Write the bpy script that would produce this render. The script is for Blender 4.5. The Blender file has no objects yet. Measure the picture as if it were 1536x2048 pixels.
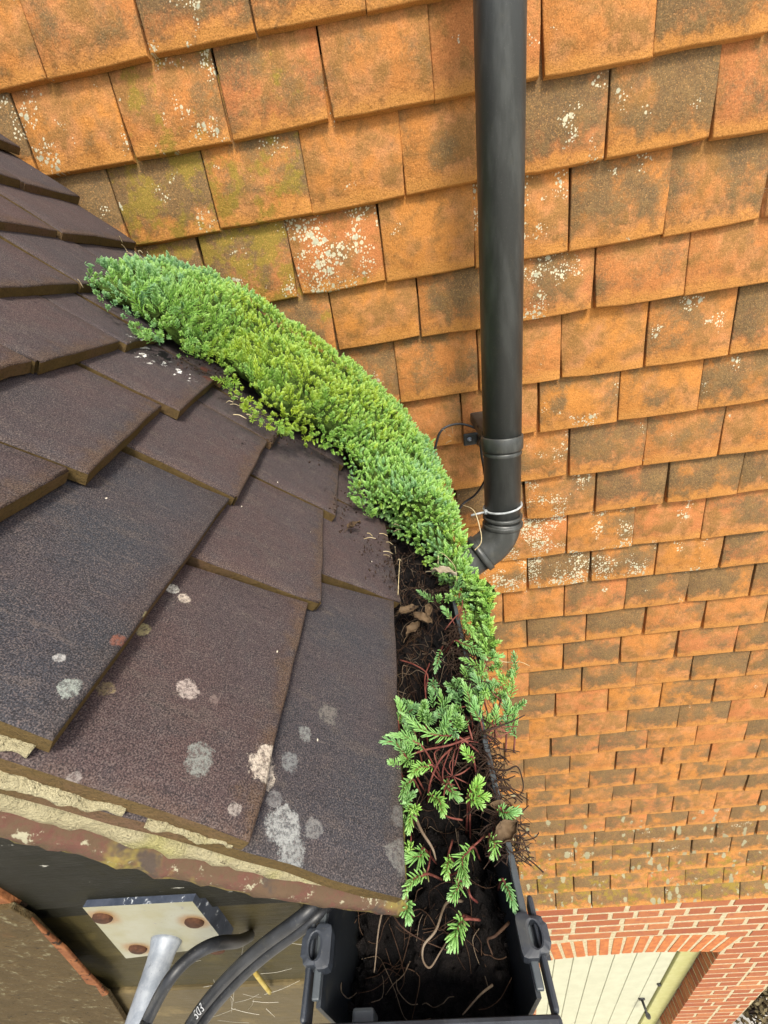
import bpy, math, random
import numpy as np
from mathutils import Vector, Matrix, noise as mnoise
random.seed(7)
RNG = np.random.default_rng(11)
scene = bpy.context.scene
C = scene.collection
R = math.radians

# ------------------------------------------------------------------ camera
CAM_H = 5.45                      # metres above the ground
F_PX, IW, IH = 820.9, 1536.0, 2048.0
YAW, PITCH, ROLL = -0.08026, 0.49613, -0.16754
fw = Vector((math.sin(YAW)*math.cos(PITCH), math.cos(YAW)*math.cos(PITCH), -math.sin(PITCH)))
r0 = Vector((math.cos(YAW), -math.sin(YAW), 0)); u0 = r0.cross(fw)
rt = math.cos(ROLL)*r0 + math.sin(ROLL)*u0
up = -math.sin(ROLL)*r0 + math.cos(ROLL)*u0
cam = bpy.data.cameras.new('camera'); camo = bpy.data.objects.new('camera', cam); C.objects.link(camo)
M = Matrix((rt, up, -fw)).transposed().to_4x4(); M.translation = Vector((0, 0, CAM_H))
camo.matrix_world = M
cam.sensor_fit = 'VERTICAL'; cam.sensor_height = 36; cam.lens = F_PX/IH*36
cam.clip_start = 0.01; cam.clip_end = 500
scene.camera = camo
scene.render.resolution_x, scene.render.resolution_y = 768, 1024

# ------------------------------------------------------------------ world, sun, exposure
SUN_EL, SUN_AZ = R(58), R(158)    # azimuth measured clockwise from +Y
w = bpy.data.worlds.new('World'); scene.world = w; w.use_nodes = True
nt = w.node_tree; bg = nt.nodes['Background']
sky = nt.nodes.new('ShaderNodeTexSky'); sky.sky_type = 'NISHITA'; sky.sun_disc = False
sky.sun_elevation = SUN_EL; sky.sun_rotation = SUN_AZ; sky.air_density = 1.0; sky.dust_density = 3.0; sky.ozone_density = 1.0
hs = nt.nodes.new('ShaderNodeHueSaturation'); hs.inputs['Saturation'].default_value = 0.45
nt.links.new(sky.outputs[0], hs.inputs['Color']); nt.links.new(hs.outputs[0], bg.inputs[0])
bg.inputs[1].default_value = 0.10
sl = bpy.data.lights.new('sun', 'SUN'); sl.energy = 1.5; sl.angle = R(13); sl.color = (1, 0.92, 0.78)
so = bpy.data.objects.new('sun', sl); C.objects.link(so)
sd = Vector((math.sin(SUN_AZ)*math.cos(SUN_EL), math.cos(SUN_AZ)*math.cos(SUN_EL), math.sin(SUN_EL)))
so.rotation_euler = sd.to_track_quat('Z', 'Y').to_euler()
so.location = (0, -5, 12)
vs = scene.view_settings
vs.view_transform = 'Standard'; vs.look = 'None'; vs.gamma = 1; vs.use_curve_mapping = False
vs.exposure = 1.62

# ------------------------------------------------------------------ survey helpers (all give world points on real surfaces)
CAMP = Vector((0, 0, CAM_H))
def ray(px, py): return rt*((px-768)/F_PX) - up*((py-1024)/F_PX) + fw
def at(px, py, axis, val):        # point on the plane axis = val (val is relative to the camera height for Z)
    d = ray(px, py); v = val
    return CAMP + d*(v/d[axis])
def project(p):
    v = p - CAMP; z = v.dot(fw)
    return 768+F_PX*v.dot(rt)/z, 1024-F_PX*v.dot(up)/z, z
TH = R(49)
RN = Vector((math.sin(TH), 0, math.cos(TH)))          # roof normal
RS = Vector((-math.cos(TH), 0, math.sin(TH)))         # up the slope
RP = Vector((-0.0343, 0, CAM_H-0.315))                # eaves tail line
def on_roof(px, py, off=0.0):
    d = ray(px, py); t = ((RP-CAMP).dot(RN)+off)/d.dot(RN); return CAMP + d*t
def rp(s, y, n): return RP + RS*s + RN*n + Vector((0, y, 0))
WALL_Y = 0.879; VERGE = 0.102

# ------------------------------------------------------------------ materials
class NT:
    def __init__(s, name, rough=0.8):
        s.m = bpy.data.materials.new(name); s.m.use_nodes = True; s.t = s.m.node_tree
        s.b = s.t.nodes['Principled BSDF']; s.b.inputs['Roughness'].default_value = rough; s.b.inputs['Specular IOR Level'].default_value = 0.5 if rough < .55 else 0.16
        s.geo = s.t.nodes.new('ShaderNodeNewGeometry'); s.pos = s.geo.outputs['Position']
        s.tc = s.t.nodes.new('ShaderNodeTexCoord'); s.gen = s.tc.outputs['Generated']
        s.oi = s.t.nodes.new('ShaderNodeObjectInfo')
    def link(s, a, b):
        if isinstance(a, bpy.types.NodeSocket): s.t.links.new(a, b)
        else: b.default_value = a
    def math(s, op, a, b=0.0, c=0.0, clamp=False):
        n = s.t.nodes.new('ShaderNodeMath'); n.operation = op; n.use_clamp = clamp
        for i, v in enumerate((a, b, c)): s.link(v, n.inputs[i])
        return n.outputs[0]
    def vmath(s, op, a, b, out=0):
        n = s.t.nodes.new('ShaderNodeVectorMath'); n.operation = op
        s.link(a, n.inputs[0])
        if op == 'SCALE': s.link(b, n.inputs['Scale'])
        else: s.link(b, n.inputs[1])
        return n.outputs[out]
    def off(s, k=37.0, vec=None):     # position shifted per object, so no two pieces share a pattern
        c = s.t.nodes.new('ShaderNodeCombineXYZ')
        v = s.math('MULTIPLY', s.oi.outputs['Random'], k)
        for i in range(3): s.link(v, c.inputs[i])
        return s.vmath('ADD', vec or s.pos, c.outputs[0])
    def noise(s, scale, vec=None, detail=4, rough=0.55, dist=0.0):
        n = s.t.nodes.new('ShaderNodeTexNoise'); s.link(vec or s.pos, n.inputs['Vector'])
        n.inputs['Scale'].default_value = scale; n.inputs['Detail'].default_value = detail
        n.inputs['Roughness'].default_value = rough; n.inputs['Distortion'].default_value = dist
        return n.outputs['Fac']
    def vor(s, scale, vec=None, rand=1.0, dim='3D'):
        n = s.t.nodes.new('ShaderNodeTexVoronoi'); n.voronoi_dimensions = dim; s.link(vec or s.pos, n.inputs['Vector'])
        n.inputs['Scale'].default_value = scale; n.inputs['Randomness'].default_value = rand
        return n.outputs['Distance'], n.outputs['Color']
    def step(s, v, a, b, lo=0.0, hi=1.0):
        n = s.t.nodes.new('ShaderNodeMapRange'); n.interpolation_type = 'SMOOTHSTEP'
        s.link(v, n.inputs[0]); s.link(a, n.inputs[1]); s.link(b, n.inputs[2]); s.link(lo, n.inputs[3]); s.link(hi, n.inputs[4])
        return n.outputs[0]
    def mix(s, f, a, b, mode='MIX'):
        n = s.t.nodes.new('ShaderNodeMix'); n.data_type = 'RGBA'; n.blend_type = mode
        s.link(f, n.inputs[0])
        for v, i in ((a, 6), (b, 7)):
            s.link(v if isinstance(v, bpy.types.NodeSocket) else (*v, 1.0), n.inputs[i])
        return n.outputs[2]
    def sep(s, v):
        n = s.t.nodes.new('ShaderNodeSeparateXYZ'); s.link(v, n.inputs[0]); return n.outputs
    def sepc(s, v):
        n = s.t.nodes.new('ShaderNodeSeparateColor'); s.link(v, n.inputs[0]); return n.outputs
    def attr(s, name):
        n = s.t.nodes.new('ShaderNodeAttribute'); n.attribute_name = name; return n.outputs
    def bump(s, h, strength=0.5, dist=0.002):
        n = s.t.nodes.new('ShaderNodeBump'); n.inputs['Strength'].default_value = strength
        n.inputs['Distance'].default_value = dist; s.link(h, n.inputs['Height'])
        s.t.links.new(n.outputs[0], s.b.inputs['Normal'])
    def col(s, c): s.link(c if isinstance(c, bpy.types.NodeSocket) else (*c, 1.0), s.b.inputs['Base Color'])
    def rough(s, v): s.link(v, s.b.inputs['Roughness'])

def m_wall_tile():
    s = NT('terracotta_wall_tile', 0.9); v = s.off()
    ch = s.sepc(s.oi.outputs['Color'])           # r dark algae, g olive lichen, b pale lichen ; alpha hue
    n1 = s.noise(14, v, 4); n2 = s.noise(38, v, 5, 0.65); fine = s.noise(520, v, 3, 0.7); gr = s.noise(210, v, 4, 0.7)
    hue = s.oi.outputs['Alpha']
    base = s.mix(hue, (0.46, 0.190, 0.042), (0.42, 0.152, 0.055))
    base = s.mix(s.step(n1, 0.42, 0.62), base, (0.50, 0.215, 0.085))
    base = s.mix(s.math('MULTIPLY', s.step(n2, 0.5, 0.7), 0.6), base, (0.31, 0.115, 0.035))
    g = s.sep(s.gen)
    # weathered brown bloom over most of the face, worn clean along the tail and one side
    base = s.mix(s.step(s.math('ADD', g[1], s.math('MULTIPLY', s.math('SUBTRACT', n2, 0.5), 0.3)), 0.02, 0.15, 0.9, 0.0), base, (0.53, 0.24, 0.06))
    edge = s.math('ADD', s.math('MULTIPLY', g[1], 1.0), s.math('MULTIPLY', s.math('SUBTRACT', n2, 0.5), 0.5))
    face = s.step(edge, 0.04, 0.2)
    bloom = s.math('MULTIPLY', s.step(s.math('ADD', s.math('MULTIPLY', n1, 0.6), s.math('MULTIPLY', n2, 0.5)), 0.46, 0.66), s.math('MULTIPLY', face, 0.8))
    base = s.mix(bloom, base, s.mix(gr, (0.15, 0.088, 0.026), (0.27, 0.142, 0.040)))
    dk = s.noise(11, s.vmath('ADD', v, (3.1, 7.7, 1.3)), 4, 0.6)
    thr = s.math('SUBTRACT', 0.74, s.math('MULTIPLY', ch[0], 0.34))
    dkm = s.math('MULTIPLY', s.step(s.math('ADD', dk, s.math('MULTIPLY', s.math('SUBTRACT', gr, 0.5), 0.3)), s.math('SUBTRACT', thr, 0.05), s.math('ADD', thr, 0.14)), s.math('MULTIPLY', face, 0.9))
    base = s.mix(dkm, base, s.mix(s.step(s.math('ADD', s.math('MULTIPLY', gr, .6), s.math('MULTIPLY', n2, .5)), .4, .72), (0.070, 0.062, 0.038), (0.19, 0.125, 0.055)))
    ol = s.noise(24, s.vmath('ADD', v, (9.1, 2.7, 5.3)), 5, 0.7)
    tho = s.math('SUBTRACT', 0.78, s.math('MULTIPLY', ch[1], 0.4))
    base = s.mix(s.math('MULTIPLY', s.step(ol, tho, s.math('ADD', tho, 0.12)), 0.8), base, (0.225, 0.17, 0.025))
    base = s.mix(s.math('MULTIPLY', s.step(fine, 0.52, 0.36), 0.5), base, (0.15, 0.07, 0.018), 'MIX')
    base = s.mix(s.math('MULTIPLY', s.step(fine, 0.54, 0.68), 0.55), base, (0.58, 0.28, 0.09))
    # pale crustose lichen spots, three sizes
    patch = s.noise(16, s.vmath('ADD', v, (1.9, 4.2, 8.8)), 3, 0.6)
    big = s.step(ch[2], 0.5, 0.6); sm_ = s.math('MULTIPLY', ch[2], s.math('SUBTRACT', 1.0, s.math('MULTIPLY', big, .8)))
    pm = s.math('MULTIPLY', s.step(s.math('ADD', patch, s.math('MULTIPLY', sm_, 0.66)), 0.69, 0.90), s.step(ch[2], 0.03, 0.14))
    wob = s.vmath('ADD', v, s.vmath('SCALE', s.noise(300, v, 3), 0.004))
    wx = s.sep(wob); cxy = s.t.nodes.new('ShaderNodeCombineXYZ'); s.link(wx[0], cxy.inputs[0]); s.link(wx[2], cxy.inputs[1])
    cx2 = s.t.nodes.new('ShaderNodeCombineXYZ'); s.link(wx[0], cx2.inputs[0]); s.link(s.math('MULTIPLY', wx[2], 0.42), cx2.inputs[1])
    for sc, amt, c in ((95, 0.30, (0.56, 0.53, 0.36)), (210, 0.34, (0.66, 0.62, 0.44)), (52, 0.22, (0.46, 0.46, 0.33)), (26, 0.38, (0.33, 0.31, 0.19))):
        d, cc = s.vor(sc, (cxy if sc != 26 else cx2).outputs[0], 1.0, '2D'); cr = s.sepc(cc)[0]
        rad = s.math('MULTIPLY', s.math('MULTIPLY', cr, amt), s.math('MULTIPLY', pm, 1.35) if sc > 30 else s.math('MULTIPLY', big, s.step(patch, 0.34, 0.62)))
        k = s.step(d, s.math('SUBTRACT', rad, 0.05), s.math('ADD', rad, 0.05), 1.0, 0.0)
        k = s.math('MULTIPLY', k, s.math('MULTIPLY', s.step(rad, 0.1, 0.16), 0.9))
        base = s.mix(k, base, s.mix(fine, c, tuple(x*0.75 for x in c)))
    s.col(base)
    s.bump(s.math('ADD', s.math('MULTIPLY', gr, 0.7), s.math('MULTIPLY', n2, 1.2)), 0.7, 0.003)
    return s.m

SPOTS = []    # lichen on the dark roof: (point, radius, colour, strength)
for px, py, r, c, k in ((528, 1534, 42, (.50, .44, .36), .85), (398, 1520, 32, (.21, .23, .21), .7), (380, 1376, 23, (.42, .36, .32), .7),
        (357, 1162, 13, (.55, .54, .47), .95), (379, 1184, 14, (.46, .40, .33), .85), (297, 1243, 15, (.34, .30, .15), .8),
        (230, 1290, 17, (.19, .075, .05), .7), (575, 1650, 42, (.27, .28, .27), .85), (590, 1690, 34, (.24, .25, .24), .7), (130, 1388, 22, (.26, .29, .26), .8),
        (222, 1362, 17, (.24, .19, .1), .6), (618, 1460, 16, (.2, .21, .2), .7), (590, 1516, 20, (.19, .2, .2), .7), (460, 1626, 13, (.3, .27, .24), .7),
        (660, 1425, 22, (.16, .15, .13), .6), (780, 1720, 30, (.2, .2, .18), .5), (785, 1640, 20, (.2, .2, .19), .4), (630, 1655, 20, (.22, .22, .21), .5),
        (160, 1545, 16, (.25, .22, .2), .6), (430, 1400, 12, (.22, .17, .15), .5), (560, 1590, 18, (.2, .2, .2), .6), (113, 1322, 12, (.5, .5, .48), .5)):
    p = on_roof(px, py, -.006); z = (p-CAMP).dot(fw); SPOTS.append((p, r*z/F_PX, c, k))

def m_roof_tile(edge=False):
    s = NT('roof_tile_edge' if edge else 'dark_roof_tile', 0.88); v = s.off()
    n1 = s.noise(9, v, 4, 0.6); n2 = s.noise(60, v, 5, 0.65); gr = s.noise(1250, v, 1, 0.5); gr2 = s.noise(430, v, 3, 0.75)
    ch = s.sepc(s.oi.outputs['Color'])            # r purple, g charcoal, b brown algae
    if edge:
        base = s.mix(n2, (0.06, 0.040, 0.014), (0.15, 0.098, 0.036))
        base = s.mix(s.step(n1, 0.5, 0.7), base, (0.13, 0.075, 0.045))
        base = s.mix(s.math('MULTIPLY', s.step(gr2, 0.45, 0.7), 0.6), base, (0.05, 0.036, 0.015))
        s.col(base); s.bump(s.math('ADD', gr2, n2), 0.7, 0.0025); return s.m
    base = s.mix(ch[1], (0.058, 0.041, 0.041), (0.033, 0.037, 0.045))
    base = s.mix(s.math('MULTIPLY', s.step(n1, 0.35, 0.7), s.math('ADD', 0.35, s.math('MULTIPLY', ch[0], 0.4))), base, (0.072, 0.044, 0.041))
    base = s.mix(s.math('MULTIPLY', s.step(n2, 0.45, 0.75), 0.55), base, (0.042, 0.041, 0.044))
    base = s.mix(s.step(s.noise(26, s.vmath('MULTIPLY', v, (1, 2.2, 1)), 5, .7), 0.52, 0.72, 0.0, .6), base, (0.085, 0.070, 0.062))
    g = s.sep(s.gen)
    wob = s.math('MULTIPLY', s.math('SUBTRACT', n2, 0.5), 0.22)
    tail = s.step(s.math('ADD', g[1], wob), 0.0, 0.07, 1.0, 0.0)
    sx = s.math('SUBTRACT', 0.5, s.math('ABSOLUTE', s.math('SUBTRACT', g[0], 0.5)))
    side = s.step(s.math('ADD', sx, s.math('MULTIPLY', wob, 0.6)), 0.0, 0.07, 1.0, 0.0)
    ed = s.math('MAXIMUM', tail, s.math('MULTIPLY', side, 0.4))
    base = s.mix(s.math('MULTIPLY', ed, s.math('ADD', 0.05, s.math('MULTIPLY', ch[2], 0.4))), base, (0.110, 0.066, 0.028))
    su = s.t.nodes.new('ShaderNodeCombineXYZ'); s.link(s.vmath('DOT_PRODUCT', v, tuple(RS), 1), su.inputs[0]); s.link(s.math('MULTIPLY', s.sep(v)[1], 9.0), su.inputs[1]); s.link(s.oi.outputs['Random'], su.inputs[2])
    stk = s.noise(34, su.outputs[0], 5, .75)
    base = s.mix(s.step(stk, .54, .72, 0.0, .5), base, (0.105, 0.088, 0.080)); base = s.mix(s.step(stk, .44, .30, 0.0, .5), base, (0.020, 0.018, 0.018))
    # sand-faced grain
    base = s.mix(s.math('MULTIPLY', s.step(gr, 0.53, 0.66), s.math('ADD', .2, s.math('MULTIPLY', n2, .45))), base, (0.17, 0.135, 0.12))
    base = s.mix(s.math('MULTIPLY', s.step(gr, 0.47, 0.36), 0.8), base, (0.018, 0.016, 0.017))
    base = s.mix(s.math('MULTIPLY', s.step(gr2, 0.60, 0.74), 0.3), base, (0.14, 0.085, 0.07))
    pn = s.vmath('DOT_PRODUCT', s.pos, tuple(RN), 1); flat = s.vmath('SUBTRACT', s.pos, s.vmath('SCALE', tuple(RN), pn)); fl = lambda q: tuple(q-RN*q.dot(RN))
    edgen = s.math('MULTIPLY', s.math('SUBTRACT', s.noise(75, None, 6, 0.8), 0.5), 2.2)
    for p, r, c, k in SPOTS:
        d = s.vmath('DISTANCE', flat, fl(p), 1)
        q = s.math('ADD', s.math('DIVIDE', d, r), edgen)
        f = s.math('MULTIPLY', s.step(q, 0.80, 1.0, 1.0, 0.0), s.step(gr2, 0.36, 0.6, 0.2*k, k))
        base = s.mix(f, base, c)
    # bird lime and soil wash beside the plants
    for px, py, r, th, c, sc in ((300, 705, 48, 0.60, (0.75, 0.74, 0.70), 130), (365, 750, 40, 0.64, (0.72, 0.71, 0.68), 160), (335, 712, 40, 0.54, (0.008, 0.008, 0.008), 90), (395, 745, 45, 0.55, (0.09, 0.035, 0.025), 60), (480, 890, 40, 0.6, (0.012, 0.01, 0.01), 110), (635, 960, 55, 0.6, (0.02, 0.015, 0.013), 120)):
        p = on_roof(px, py, -.006); rr = r*(p-CAMP).dot(fw)/F_PX
        d = s.math('DIVIDE', s.vmath('DISTANCE', flat, fl(p), 1), rr)
        nn = s.noise(sc, s.vmath('MULTIPLY', s.pos, (1, 0.45, 1)), 4, 0.7)
        f = s.math('MULTIPLY', s.step(d, 0.55, 1.1, 1.0, 0.0), s.step(nn, th-0.02, th+0.03))
        base = s.mix(f, base, c)
    # fallen specks
    d, cc = s.vor(70, s.vmath('MULTIPLY', s.pos, (1, 0.5, 1))); k = s.sepc(cc)
    base = s.mix(s.math('MULTIPLY', s.step(d, 0.035, 0.05, 1.0, 0.0), s.step(k[0], 0.86, 0.88)), base, (0.6, 0.55, 0.45))
    s.col(base); s.rough(s.math('ADD', 0.72, s.math('MULTIPLY', gr2, 0.25)))
    s.bump(s.math('ADD', s.math('MULTIPLY', gr, 0.55), s.math('ADD', s.math('MULTIPLY', n2, 0.9), s.math('MULTIPLY', gr2, 0.5))), 0.55, 0.0016)
    return s.m

def m_simple(name, a, b, scale, rough=0.7, bump=0.3, bd=0.001, a2=None, sc2=None, t2=(0.6, 0.7), obj=False, metal=0.0):
    s = NT(name, rough); v = s.off() if obj else s.pos
    n = s.noise(scale, v, 5, 0.65); base = s.mix(s.step(n, 0.35, 0.68), a, b)
    if a2 is not None:
        n2 = s.noise(sc2, v, 5, 0.7); base = s.mix(s.step(n2, *t2), base, a2)
    s.col(base); s.b.inputs['Metallic'].default_value = metal
    if bump: s.bump(n, bump, bd)
    return s.m

def m_brick():
    s = NT('red_brick', 0.88); v = s.off()
    n = s.noise(30, v, 5, 0.65); g = s.noise(260, v, 3, 0.7)
    base = s.mix(s.oi.outputs['Random'], (0.27, 0.082, 0.036), (0.38, 0.150, 0.060))
    base = s.mix(s.math('MULTIPLY', s.step(n, 0.45, 0.7), 0.7), base, (0.24, 0.075, 0.05))
    base = s.mix(s.math('MULTIPLY', s.step(g, 0.56, 0.72), 0.5), base, (0.5, 0.24, 0.12))
    base = s.mix(s.step(s.noise(55, v, 4, 0.7), 0.69, 0.75), base, (0.62, 0.5, 0.36))
    ch = s.sepc(s.oi.outputs['Color'])
    base = s.mix(ch[0], base, s.mix(s.step(n, 0.35, 0.65), (0.46, 0.17, 0.055), (0.36, 0.115, 0.045)))
    s.col(base); s.bump(s.math('ADD', n, s.math('MULTIPLY', g, 0.5)), 0.6, 0.003); return s.m

def m_mortar_verge():
    s = NT('verge_mortar', 0.95); n = s.noise(80, None, 5, 0.7); n2 = s.noise(18, None, 4)
    base = s.mix(n, (0.30, 0.255, 0.145), (0.55, 0.495, 0.31)); base = s.mix(s.step(n2, 0.5, 0.68), base, (0.36, 0.33, 0.12))
    base = s.mix(s.step(s.noise(140, None, 3, 0.7), 0.62, 0.7), base, (0.18, 0.15, 0.09))
    s.col(base); s.bump(s.math('ADD', n, s.noise(330, None, 4, .75)), 1.0, 0.006); return s.m

def m_undercloak():
    s = NT('undercloak_tile', 0.9); v = s.off(); n = s.noise(45, v, 5, 0.7); n2 = s.noise(22, v, 4, 0.6)
    base = s.mix(n, (0.075, 0.034, 0.026), (0.13, 0.062, 0.044))
    ng = s.sep(s.geo.outputs['Normal'])
    hgt = s.step(s.math('ADD', ng[2], s.math('MULTIPLY', s.math('SUBTRACT', n, .5), 1.6)), -0.1, -0.5)
    base = s.mix(s.step(s.noise(70, v, 5, .75), 0.38, 0.56, 0.0, .85), base, (0.085, 0.058, 0.034))
    base = s.mix(s.math('MAXIMUM', s.step(n2, 0.5, 0.62), s.math('MULTIPLY', hgt, .8)), base, (0.22, 0.18, 0.045))
    base = s.mix(s.step(s.noise(120, v, 4, 0.7), 0.6, 0.68), base, (0.27, 0.25, 0.17))
    base = s.mix(s.step(s.noise(30, s.vmath('ADD', v, (4, 4, 4)), 4, 0.7), 0.58, 0.68), base, (0.06, 0.045, 0.035))
    s.col(base); s.bump(n, 0.7, 0.003); return s.m

def m_board(name, a, b, chip=0.69):
    s = NT(name, 0.7); v = s.vmath('MULTIPLY', s.pos, (6, 6, 42)); n = s.noise(4, v, 6, 0.7); n2 = s.noise(30, None, 5, 0.7)
    base = s.mix(n, a, b); base = s.mix(s.math('MULTIPLY', s.step(n2, 0.5, 0.7), 0.5), base, tuple(x*1.7 for x in b))
    vv = s.vmath('MULTIPLY', s.pos, (30, 30, 130)); f = s.noise(1.6, vv, 4, 0.7)
    base = s.mix(s.step(f, chip, chip+0.03), base, (0.35, 0.34, 0.29))
    base = s.mix(s.step(s.noise(3.4, vv, 3, 0.6), 0.68, 0.71), base, (0.012, 0.012, 0.01))
    s.col(base); s.rough(s.math('ADD', 0.4, s.math('MULTIPLY', n2, 0.45))); s.bump(s.math('ADD', n, n2), 0.45, 0.002); return s.m

def m_plastic(name, c=(0.012, 0.013, 0.014), rough=0.34, dust=0.35):
    s = NT(name, rough); n = s.noise(40, None, 5, 0.65); n2 = s.noise(9, s.vmath('MULTIPLY', s.pos, (5, 5, 1)), 4, 0.6); n3 = s.noise(420, None, 3, 0.7)
    d = tuple(x*2.6+0.012 for x in c)
    base = s.mix(s.math('MULTIPLY', s.step(n2, 0.42, 0.7), dust), c, d)
    base = s.mix(s.math('MULTIPLY', s.step(n3, 0.60, 0.70), dust*0.7), base, (0.10, 0.10, 0.085))
    sc9 = s.noise(14, s.vmath('MULTIPLY', s.pos, (9, 9, .7)), 5, .75)
    base = s.mix(s.math('MULTIPLY', s.step(sc9, 0.60, 0.78), dust*.45), base, (0.075, 0.076, 0.066))
    base = s.mix(s.math('MULTIPLY', s.step(n, 0.56, 0.72), dust*.8), base, (0.06, 0.058, 0.042))
    s.col(base); s.rough(s.math('ADD', rough-0.06, s.math('MULTIPLY', n, 0.25))); s.bump(n3, 0.12, 0.0006); return s.m

def m_leaf():
    s = NT('stonecrop_leaf', 0.42)
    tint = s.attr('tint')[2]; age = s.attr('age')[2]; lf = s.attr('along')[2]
    base = s.mix(s.step(tint, 0.0, 0.5), (0.25, 0.50, 0.22), (0.38, 0.68, 0.13))
    base = s.mix(s.step(tint, 0.5, 1.0), base, (0.58, 0.74, 0.06))
    base = s.mix(s.step(lf, 0.55, 0.1, 0.0, 0.5), base, (0.15, 0.34, 0.04))  # older lower leaves duller, darkened further as painted shade between shoots
    base = s.mix(s.math('MULTIPLY', s.step(lf, 0.6, 1.0), 0.6), base, s.mix(s.step(tint, .1, .6), (0.46, 0.70, 0.42), (0.64, 0.85, 0.30)))  # young tips paler, brightened further against the painted shade below
    base = s.mix(s.step(age, 0.6, 1.0), base, s.mix(s.noise(60, None, 2), (0.34, 0.33, 0.12), (0.32, 0.20, 0.12)))
    base = s.mix(s.math('MULTIPLY', s.noise(130, None, 3), 0.12), base, (0.07, 0.2, 0.05))
    s.col(base)
    tr = s.t.nodes.new('ShaderNodeBsdfTranslucent'); s.link(s.mix(0.5, base, (0.3, 0.5, 0.05)), tr.inputs[0])
    mx = s.t.nodes.new('ShaderNodeMixShader'); mx.inputs[0].default_value = 0.38
    out = s.t.nodes['Material Output']
    s.t.links.new(s.b.outputs[0], mx.inputs[1]); s.t.links.new(tr.outputs[0], mx.inputs[2]); s.t.links.new(mx.outputs[0], out.inputs[0])
    return s.m

def m_lip():
    s = NT('worn_gutter_lip', 0.5); n = s.noise(60, None, 5, 0.7)
    s.col(s.mix(n, (0.022, 0.027, 0.031), (0.075, 0.088, 0.095))); return s.m

def m_plate():
    s = NT('peeling_white_paint', 0.5); n = s.noise(22, None, 5, 0.65); n2 = s.noise(90, None, 4, 0.7)
    base = s.mix(s.step(n, 0.35, 0.65), (0.28, 0.275, 0.205), (0.24, 0.225, 0.13)); base = s.mix(s.step(n2, 0.63, 0.7), base, (0.2, 0.19, 0.17))
    for c in BOLTS:      # rust bleeding out of the bolt heads
        d = s.vmath('DISTANCE', s.pos, tuple(c), 1)
        base = s.mix(s.math('MULTIPLY', s.step(s.math('ADD', d, s.math('MULTIPLY', s.math('SUBTRACT', n2, .5), 0.008)), 0.007, 0.016, 1.0, 0.0), 0.75), base, (0.22, 0.10, 0.02))
    s.col(base); s.bump(n2, 0.25, 0.001); return s.m

def m_moss():
    s = NT('mossy_hung_tile', 0.92); n = s.noise(45, None, 5, 0.7); n2 = s.noise(140, None, 4, 0.75); n3 = s.noise(12, None, 4, 0.6)
    base = s.mix(n, (0.045, 0.032, 0.013), (0.105, 0.070, 0.030))
    base = s.mix(s.step(n3, 0.62, 0.74, 0.0, .6), base, (0.16, 0.078, 0.028))
    base = s.mix(s.math('MULTIPLY', s.step(n2, 0.52, 0.68), s.step(n, 0.42, 0.6)), base, (0.20, 0.18, 0.105))
    base = s.mix(s.step(n2, 0.40, 0.30), base, (0.022, 0.015, 0.006))
    s.col(base); s.bump(s.math('ADD', n2, n), 0.9, 0.004); return s.m

MAT = {}
def mat(k): return MAT[k]

# ------------------------------------------------------------------ mesh helpers
def link(o, parent=None):
    C.objects.link(o)
    if parent is not None: o.parent = parent
    return o
def mesh_obj(name, verts, faces, material, parent=None, smooth=True, mats=None, fmat=None):
    me = bpy.data.meshes.new(name); me.from_pydata([tuple(v) for v in verts], [], faces)
    for m_ in (mats or [material]): me.materials.append(m_)
    if fmat is not None: me.polygons.foreach_set('material_index', fmat)
    me.polygons.foreach_set('use_smooth', [smooth]*len(me.polygons)); me.update()
    return link(bpy.data.objects.new(name, me), parent)
def tri_mesh(name, V, T, material, attrs=None, parent=None, smooth=True):
    me = bpy.data.meshes.new(name); nv, ntri = len(V), len(T)
    me.vertices.add(nv); me.vertices.foreach_set('co', np.asarray(V, dtype=np.float32).ravel())
    me.loops.add(ntri*3); me.loops.foreach_set('vertex_index', np.asarray(T, dtype=np.int32).ravel())
    me.polygons.add(ntri); me.polygons.foreach_set('loop_start', np.arange(0, ntri*3, 3, dtype=np.int32))
    me.polygons.foreach_set('use_smooth', np.full(ntri, smooth, dtype=bool))
    for k, a in (attrs or {}).items():
        at_ = me.attributes.new(k, 'FLOAT', 'POINT'); at_.data.foreach_set('value', np.asarray(a, dtype=np.float32))
    me.update(calc_edges=True); me.validate(); me.materials.append(material)
    return link(bpy.data.objects.new(name, me), parent)
def empty(name, loc=(0, 0, 0)):
    o = bpy.data.objects.new(name, None); o.empty_display_size = 0.05; o.location = loc; return link(o)
def adopt(child, parent):       # keep world placement under a moved root
    child.parent = parent; child.matrix_parent_inverse = Matrix.Translation(parent.location).inverted(); return child
def tag(o, label, cat, group=None, kind=None):
    if label: o['label'] = label
    if cat: o['category'] = cat
    if group: o['group'] = group
    if kind: o['kind'] = kind
    return o
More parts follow.
